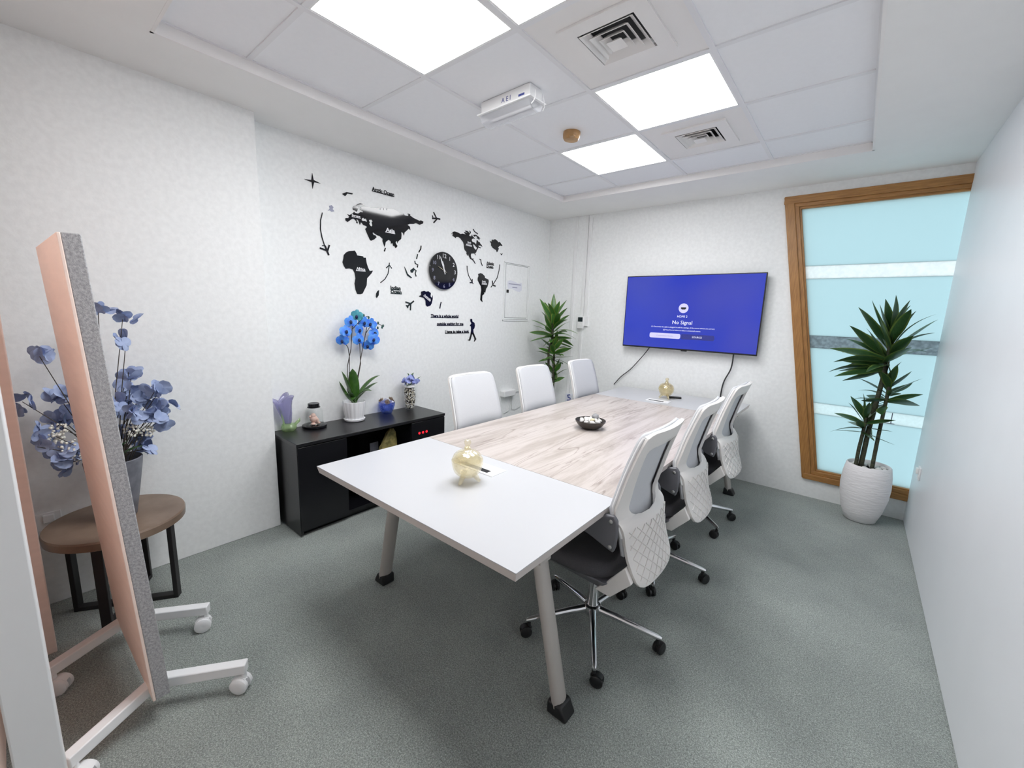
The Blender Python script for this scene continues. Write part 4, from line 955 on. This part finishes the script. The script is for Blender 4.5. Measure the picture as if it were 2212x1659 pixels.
# blue glass bowl
t = thing('blue_glass_bowl', 'small blue glass bowl with brown glass flowers on its rim', 'bowl', (.085,2.180,CZ))
part('bowl', MB().lathe([(.034,0),(.038,.004),(.052,.035),(.062,.070),(.066,.095),(.060,.094),(.052,.065),(.040,.03),(0,.014)], 36, mod=lambda th,i: 1+.04*sin(6*th+i)), M['blueglass'], t, smooth=True, ang=70)
for k in range(8):
    a = 2*pi*k/8+.3; mb = MB()
    for j in range(4):
        g = MB().grid(petal_grid(.022,.014,.3)); g.xf(Matrix.Rotation(pi/2*j,4,'X')); mb.add(g.v,g.f)
    mb.ball((.003,0,0),.006,6,5)
    part('glass_flower', mb, M['brownglass'] if k in (1,2,4,5,7) else M['lilac'], t, smooth=True, ang=80, loc=(.052*cos(a),.052*sin(a),.096+.008*(k%3)), rot=(.4*k,-.5,a))

# gravel vase
VX, VY = .092, 2.405
t = thing('glass_vase', 'clear glass vase filled with pale and dark gravel', 'vase', (VX,VY,CZ))
vp = [(.036,0),(.040,.006),(.050,.06),(.056,.11),(.055,.15),(.046,.19),(.040,.205),(.042,.220)]
part('glass', MB().lathe(vp+[(.039,.220),(.037,.205),(.043,.19),(.052,.15),(.053,.11),(.047,.06),(.037,.012),(0,.010)], 36), M['clear'], t, smooth=True, ang=60)
part('neck_band', MB().lathe([(.0425,.196),(.0445,.198),(.0435,.214),(.0425,.214)], 28), M['white'], t, smooth=True)
gv = MB(); rg = random.Random(4)
for k in range(420):
    z = rg.uniform(.016,.190); R = interp([(.01,.034),(.06,.0445),(.11,.050),(.15,.049),(.19,.040)], z); a = rg.uniform(0,2*pi); s_ = rg.uniform(.0045,.0075)
    gv.ball(((R-s_)*cos(a),(R-s_)*sin(a),z), s_, 6, 4, (1,1,.8), .1, mi=rg.choice((0,0,0,1,1,2)))
gv.lathe([(.028,.014),(.038,.06),(.042,.11),(.041,.15),(.03,.188),(0,.19)], 16, mi=2)
o = part('gravel', gv, [M['pebble'],M['dark'],M['gravel']], None, smooth=True, ang=60, loc=(VX,VY,CZ)); o['kind']='stuff'; o['label']='pale and dark gravel filling the clear glass vase'; o['category']='gravel'
t = thing('small_flower_posy', 'small posy of lilac blue flowers in the gravel vase', 'flowers', (VX,VY,CZ+.195))
def floret_mesh(m, seed, n=4, L=.026, W=.017, reps=3, spread=.025):
    r = random.Random(seed); mb = MB()
    for q in range(reps):
        c = Vector((r.uniform(-1,1),r.uniform(-1,1),r.uniform(-.6,.8)))*spread
        R = Euler((r.uniform(-1,1),r.uniform(-1.2,.6),r.uniform(-1.2,1.2))).to_matrix().to_4x4()
        for j in range(n):
            g = MB().grid(petal_grid(L*r.uniform(.8,1.15),W*r.uniform(.85,1.1),r.uniform(-.1,.5)))
            g.xf(Matrix.Translation(c) @ R @ Matrix.Rotation(2*pi*j/n+r.uniform(-.2,.2),4,'X') @ Matrix.Rotation(r.uniform(-.5,.3),4,'Y')); mb.add(g.v,g.f)
    return mb.mesh('blossom', M[m], True, 80)
M['lilacpetal'] = mat('lilac_blue_petal', (.30,.34,.72), .6, c2=(.42,.48,.80), vscale=30)
pm = [floret_mesh('lilacpetal',k,5,.024,.015,3,.012) for k in range(3)]
rr = random.Random(3)
for k,(dx,dy,dz) in enumerate(((0,0,.075),(.02,-.035,.06),(-.01,.035,.07),(.03,.02,.055),(.03,-.01,.08),(0,-.05,.05),(.01,.055,.05),(-.02,0,.06))):
    obj('blossom', pm[k%3], t, (dx,dy,dz), (rr.uniform(-.6,.6),rr.uniform(-.6,.6),rr.uniform(-.6,.6)))
    part('stalk', MB().tube([(0,0,0),(dx*.6,dy*.6,dz*.5),(dx,dy,dz)], .002, 5), M['orchidleaf'], t)
for tip in ((.02,.10,.085),(.03,-.055,.02),(.035,.03,.012),(.02,-.02,.015),(0,-.02,.125),(0,.045,.122)):
    strap('leaf', (0,0,.015 if tip[2]<.1 else .08), tip, .010, t, M['orchidleaf'], .0, .3, 6)

# ---------------------------------------------------------------- things on the table
def candy_jar(label, x, y, rz, m):
    t = thing('candy_jar', label, 'jar', (x,y,TZ+.0005), rz, 'amber glass candy jars')
    def fine(P):
        out = []
        for (a,b),(c,d) in zip(P, P[1:]):
            n = max(1, int(math.hypot(c-a, d-b)/.0035))
            out += [(a+(c-a)*k/n, b+(d-b)*k/n) for k in range(n)]
        return out+[P[-1]]
    bp_ = fine([(.020,.026),(.036,.030),(.052,.044),(.062,.064),(.067,.086),(.066,.100)])
    lp_ = fine([(.065,.101),(.064,.108),(.056,.126),(.042,.138),(.024,.145),(.016,.150),(.014,.156)])
    def relief(P): return lambda th,i: 1+(.030*(max(0,sin(6*th+P[i][1]*95))**3+max(0,sin(6*th-P[i][1]*95+1))**3)*min(1,P[i][0]/.05) if i < len(P) else 0)
    part('body', MB().lathe(bp_+[(.062,.100),(.0615,.086),(.056,.066),(.046,.049),(.028,.037),(0,.034)], 84, mod=relief(bp_)), M[m], t, smooth=True, ang=70)
    lid = part('lid', MB().lathe(lp_+[(.011,.156),(.012,.147),(.020,.141),(.036,.133),(.050,.122),(.058,.107),(.060,.101)], 84, mod=relief(lp_)), M[m], t, smooth=True, ang=70)
    part('knob', MB().lathe([(0,.152),(.013,.153),(.016,.158),(.009,.163),(.012,.168),(.0155,.177),(.0155,.184),(.010,.192),(0,.194)], 24), M[m], lid, smooth=True, ang=60)
    for k in range(3):
        a = 2*pi*k/3+.5; c, s = cos(a), sin(a)
        part('foot', MB().tube([(.030*c,.030*s,.036),(.042*c,.042*s,.022),(.050*c,.050*s,.010),(.057*c,.057*s,.0065)], [.013,.0105,.008,.0065], 10), M[m], t, smooth=True, ang=70)
    return t
candy_jar('footed amber glass candy jar on the near grey table end', 1.772, 1.458, .2, 'amber')
candy_jar('footed amber glass candy jar on the far grey table end', 1.705, 4.075, .9, 'amberfar')
o = part('remote_control', MB().box(-.055,-.018,0,.055,.018,.016), M['rubber'], None, bevel=.005, loc=(1.765,4.16,TZ+.0005)); o.rotation_euler=(0,0,.4); tag(o,'small black gadget lying behind the far candy jar','gadget')

BX, BY = 1.718, 2.640
t = thing('stone_bowl', 'shallow dark brown bowl of white stones on the wooden tabletop', 'bowl', (BX,BY,TZ+.0005))
part('bowl', MB().lathe([(.046,0),(.056,.004),(.080,.022),(.097,.046),(.100,.056),(.097,.057),(.092,.046),(.074,.026),(.05,.014),(0,.012)], 44), M['bowl'], t, smooth=True, ang=60)
rr = random.Random(12)
stone_me = []
for k in range(4):
    stone_me.append(MB().ball((0,0,0), 1, 10, 7, (1,.78,.62), .06).mesh('white_stone', M['pebble'], True, 90))
def stone(name, me, p, r, label, group, seed, cat='stone'):
    q = random.Random(seed); o = obj(name, me, None, p, (q.uniform(-.3,.3),q.uniform(-.3,.3),q.uniform(0,6))); o.scale = (r,r,r); tag(o, label, cat, group); return o
k = 0
for ring,n,z in ((.060,9,.052),(.030,5,.058),(0,1,.055)):
    for j in range(n):
        a = 2*pi*j/n+ring*9; r = rr.uniform(.017,.021)
        if ring == .030 and j == 1: continue
        stone('white_stone', stone_me[k%4], (BX+ring*cos(a), BY+ring*sin(a), TZ+z), r, 'white polished stone lying in the dark brown bowl', 'white stones in the bowl', k); k += 1
gs = MB().ball((0,0,0), 1, 12, 9, (1,.95,.8), .07).mesh('grey_stone', M['greystone'], True, 60)
stone('grey_stone', gs, (BX+.012,BY+.042,TZ+.074), .024, 'large rough grey stone on top of the white stones in the bowl', None, 77)
cs = MB().ball((0,0,0), 1, 10, 7, (1,.8,.6), .05).mesh('cream_stone', M['shellcream'], True, 90)
stone('cream_stone', cs, (BX+.030,BY-.030,TZ+.066), .021, 'cream speckled stone at the front of the dark bowl', None, 78)

# ---------------------------------------------------------------- potted dracaenas
def leaf_mesh(L, W, droop, seed, mats, seg=10):
    r = random.Random(seed); P = []; tw = r.uniform(-.5,.5)
    for i in range(seg+1):
        u = i/seg; x = L*(u-.18*droop*u*u); z = -droop*L*.55*u**2.2+.04*L*sin(3*u+seed)
        hw = W*(.32+.68*min(1,u/.35) if u<.35 else max(.03,(1-((u-.35)/.65)**2.2)))
        yy = L*.05*sin(2.4*u*r.choice((1,1))+seed)
        a = tw*u; ca, sa = cos(a), sin(a)
        row = []
        for q in (-1,-.72,0,.72,1):
            dy, dz = q*hw, abs(q)*hw*.18
            row.append(Vector((x, yy+dy*ca-dz*sa, z+dz*ca+dy*sa)))
        P.append(row)
    mb = MB().grid(P, mis=lambda i,j: 1 if j in (0,3) else 0)
    return mb.mesh('leaf', list(mats), True, 80)
def dracaena(label, x, y, pot_mb, pot_mat, canes, mats, seed, lim, name='potted_dracaena', extra=None):
    t = thing(name, label, 'potted plant', (x,y,0)); rr = random.Random(seed)
    part('planter', pot_mb, pot_mat, t, smooth=True, ang=55)
    part('soil', MB().lathe([(.118,.400),(0,.404)], 24), M['dark'], t)
    for (pts, rad, z0, z1, n, L, W, th0, e0, e1) in canes:
        c = part('cane', MB().tube(pts, [rad*q for q in [1.0,.95]+[.9]*(len(pts)-2)], 9), M['cane'], t, smooth=True, ang=60)
        top = Vector(pts[-1]); d = (Vector(pts[-1])-Vector(pts[-2])).normalized()
        var = [leaf_mesh(1.0, W/L, dr, seed*10+k, mats) for k,dr in enumerate((.14,.28,.08,.42,.2))]
        for i in range(n):
            u = i/max(1,n-1); base = top - d*((z1-z0)*(1-u))
            az = th0+i*2.39996+rr.uniform(-.25,.25); el = radians(e0+(e1-e0)*u**1.15+rr.uniform(-9,9)); ll = L*rr.uniform(.82,1.12)*(1-.03*u)
            for tr in range(14):
                tip = Vector((x,y,0))+base+Vector((cos(az)*cos(el), sin(az)*cos(el), sin(el)))*ll
                if lim(tip): break
                az += .45; ll *= .97
            o = obj('leaf', var[i%5], t, base, None)
            o.rotation_euler = (Matrix.Rotation(az,3,'Z') @ Matrix.Rotation(-el,3,'Y') @ Matrix.Rotation(rr.uniform(-.75,.75),3,'X')).to_euler(); o.scale = (ll,ll,ll)
    return t
PX, PY = 3.195, 4.305
potR = MB().lathe([(.085,0),(.098,.008),(.125,.09),(.146,.20),(.151,.28),(.146,.37),(.134,.440),(.128,.446),(.122,.440),(.124,.40),(.116,.36),(0,.35)], 40)
rel = lambda L: [(a-PX, b-PY, c) for a,b,c in L]
dracaena('tall dark green dracaena in a rough white planter before the slanted window', PX, PY, potR, M['plaster_pot'],
  [(rel([(3.120,4.29,.40),(3.121,4.29,.55),(3.128,4.29,.68),(3.132,4.29,.80)]), .013, .68, .80, 18, .20, .030, .3, -14, 74),
   (rel([(3.150,4.32,.40),(3.158,4.32,.70),(3.178,4.315,1.0),(3.190,4.31,1.20),(3.192,4.31,1.37)]), .017, 1.16, 1.37, 38, .345, .038, 1.1, -12, 84),
   (rel([(3.215,4.30,.40),(3.217,4.30,.65),(3.222,4.30,.88),(3.226,4.30,1.06)]), .013, .90, 1.06, 20, .235, .033, 2.0, -10, 72)],
  (M['leafd'],M['leafdedge']), 21, lambda p: p.x < 3.42 and p.y < D-.03)
rr = random.Random(31); k = 0
for ring,n in ((.098,13),(.06,8),(.022,3)):
    for j in range(n):
        a = 2*pi*j/n+ring*20; pp = (PX+ring*cos(a), PY+ring*sin(a))
        if any(math.hypot(pp[0]-q[0],pp[1]-q[1]) < .028 for q in ((3.120,4.29),(3.150,4.32),(3.215,4.30))): continue
        stone('white_pebble', stone_me[k%4], (*pp, .416+.006*rr.random()), rr.uniform(.019,.025), 'white pebble on the soil of the rough white planter', 'white pebbles in the planter', 100+k, 'pebble'); k += 1
QX, QY = .362, 4.150
potL = MB().lathe([(.085,0),(.098,.008),(.125,.09),(.140,.20),(.142,.30),(.138,.40),(.132,.440),(.124,.440),(.120,.40),(0,.39)], 36)
rel = lambda L: [(a-QX, b-QY, c) for a,b,c in L]
dracaena('bright green dracaena standing in the corner behind the chairs', QX, QY, potL, M['ceramic'],
  [(rel([(.355,4.15,.40),(.37,4.16,.66),(.345,4.13,.86),(.34,4.12,1.06),(.358,4.15,1.22),(.360,4.155,1.40)]), .015, 1.20, 1.40, 34, .31, .034, .5, -14, 78),
   (rel([(.385,4.17,.40),(.380,4.18,.70),(.378,4.18,.95),(.375,4.18,1.12)]), .013, .98, 1.12, 22, .225, .030, 1.4, -14, 70),
   (rel([(.372,4.20,.40),(.372,4.20,.60),(.372,4.205,.74),(.370,4.21,.86)]), .012, .70, .86, 16, .175, .027, 2.5, 0, 76)],
  (M['leaf'],M['leafedge']), 45, lambda p: p.x > .03 and p.y < D-.03)

# ---------------------------------------------------------------- mobile board, stool, vase with blue flowers
t = thing('mobile_board', 'tilted mobile board with grey felt edge and peach face on white castered feet', 'mobile board', (.83,.456,0))
YAWB = math.atan2(.016,.61)
tilt = math.atan2(.071, 1.565)
core = MB().box(-.61,-.016,0,0,.025,1.567)
bo = part('felt_panel', core, M['felt'], t, bevel=.003, loc=(.44,0,.098), rot=(tilt,0,YAWB))
part('peach_face', MB().box(-.61,-.024,0,0,-.0155,1.567), M['peach'], bo, bevel=.002)
wheel = fix(caster_mb(.032,.020,.012).mesh('caster', M['whitemetal'], True, 35))
for (a,b,c_,nm) in (((1.330,.215),(1.172,.458),(1.345,.700),'n'),((.830,.196),(.685,.450),(.868,.700),'f')):
    mb = MB()
    for p,q in ((b,a),(b,c_)):
        d = Vector((q[0]-p[0], q[1]-p[1], 0)).normalized(); s = Vector((-d.y,d.x,0))*.019; P0 = Vector((p[0]-.83,p[1]-.456,0))-d*.012; P1 = Vector((q[0]-.83,q[1]-.456,0))
        mb.hexa([P0-s+Vector((0,0,.078)),P1-s+Vector((0,0,.078)),P1+s+Vector((0,0,.078)),P0+s+Vector((0,0,.078))],[P0-s+Vector((0,0,.118)),P1-s+Vector((0,0,.118)),P1+s+Vector((0,0,.118)),P0+s+Vector((0,0,.118))])
    fo = part('foot', mb, M['whitemetal'], t, bevel=.004)
    for q,r_ in ((a,1.0),(c_,-2.4 if nm=='n' else -1.9)):
        cxy = (q[0]-.83+.0, q[1]-.456-(.012 if q[1]>.4 else -.020))
        w = obj('caster', wheel, fo, (cxy[0],cxy[1],.0), (0,0,r_))
t = thing('round_stool', 'round brown-topped stool on black looped legs by the left wall', 'stool', (.385,.490,0))
part('top', MB().lathe([(.245,.416),(.252,.420),(.254,.452),(.250,.460),(0,.460)], 64), M['stooltop'], t, smooth=True, ang=30)
for k,ang in enumerate((57,-29)):
    c, s = cos(radians(ang)), sin(radians(ang)); R = .200
    lg = MB()
    pts = [(-R*c,-R*s,.416),(-R*c,-R*s,.012),(R*c,R*s,.012),(R*c,R*s,.416)]
    n = Vector((-s,c,0))*.019
    def bar(p,q,th):
        p,q = Vector(p),Vector(q); d=(q-p).normalized(); w = n.cross(d).normalized()*th
        lg.hexa([p-n-w,p+n-w,p+n+w,p-n+w],[q-n-w,q+n-w,q+n+w,q-n+w])
    bar((-R*c,-R*s,.416),(-R*c,-R*s,0),.010); bar((R*c,R*s,0),(R*c,R*s,.416),.010); bar((-R*c,-R*s,.0102+k*.0),(R*c,R*s,.0102),.010)
    part('looped_leg', lg, M['blackmetal'], t, bevel=.002)
SVX, SVY = .385, .500
t = thing('stone_vase', 'tapered grey stone vase standing on the round stool', 'vase', (SVX,SVY,.4605))
part('body', MB().lathe([(.056,0),(.060,.004),(.080,.12),(.100,.25),(.104,.285),(.099,.288),(.093,.27),(.075,.14),(.05,.03),(0,.02)], 40), M['vase'], t, smooth=True, ang=55)
t = thing('flower_bouquet', 'bouquet of dusty blue artificial flowers in the grey stone vase', 'flowers', (SVX,SVY,.50))
heads = [(.414,.32,1.243),(.413,.254,1.061),(.310,.365,1.037),(.310,.336,.923),(.397,.312,.914),(.383,.319,.806),(.374,.376,.789),(.323,.346,.75),(.365,.594,1.395),(.365,.597,1.299),(.361,.518,1.456),(.302,.602,1.149),(.34,.573,1.071),(.335,.623,1.032),(.381,.695,1.046),(.419,.552,1.01),(.413,.633,.933),(.356,.673,.882),(.342,.603,.812),(.318,.551,.86),(.305,.606,.765),(.284,.378,.953),(.345,.668,.962),(.325,.602,.968),(.36,.45,.98),(.38,.48,.88),(.34,.47,1.08)]
rj = random.Random(17)
heads += [(q[0]+rj.uniform(-.03,.05), q[1]+rj.uniform(-.05,.05), q[2]+rj.uniform(-.05,.05)) for q in heads if q[2] < 1.12 and q[1] > .30]
bm_ = [floret_mesh('petal',50+k,4,.035,.025,3,.034) for k in range(6)]
rr = random.Random(8)
for k,h in enumerate(heads):
    p = Vector((h[0]-SVX, h[1]-SVY, h[2]-.50))
    obj('blossom', bm_[k%6], t, p, (rr.uniform(-.8,.8),rr.uniform(-.6,.6),rr.uniform(-3,3)))
    q0 = Vector((.04*rr.uniform(-1,1),.04*rr.uniform(-1,1),.20)); 
    part('stem', MB().tube([(0,0,.0),q0,q0.lerp(p,.5)+Vector((0,0,.03)),p], [.003,.0026,.002,.0014], 5), M['stem'], t, smooth=True)
wb_ = MB(); rg = random.Random(6)
for k in range(34):
    d = Vector((rg.gauss(0,1),rg.gauss(0,1),rg.gauss(0,1))).normalized()*.034*rg.uniform(.6,1); wb_.ball(d, rg.uniform(.004,.0065), 6, 4)
wme = wb_.mesh('white_bud_cluster', M['bud'], True, 90)
for p in ((.40,.332,.89),(.40,.366,.841),(.40,.392,.80),(.40,.574,.872),(.40,.632,.861),(.40,.343,.925),(.42,.48,.80)):
    obj('white_bud_cluster', wme, t, (p[0]-SVX,p[1]-SVY,p[2]-.50), (rg.uniform(0,3),0,rg.uniform(0,3)))
for tip in ((.44,.60,.80),(.45,.55,.84),(.43,.42,.80),(.45,.47,.82)):
    strap('leaf', (.03,.0,.25), (tip[0]-SVX,tip[1]-SVY,tip[2]-.50), .018, t, M['leafd'], .01, .2, 6)
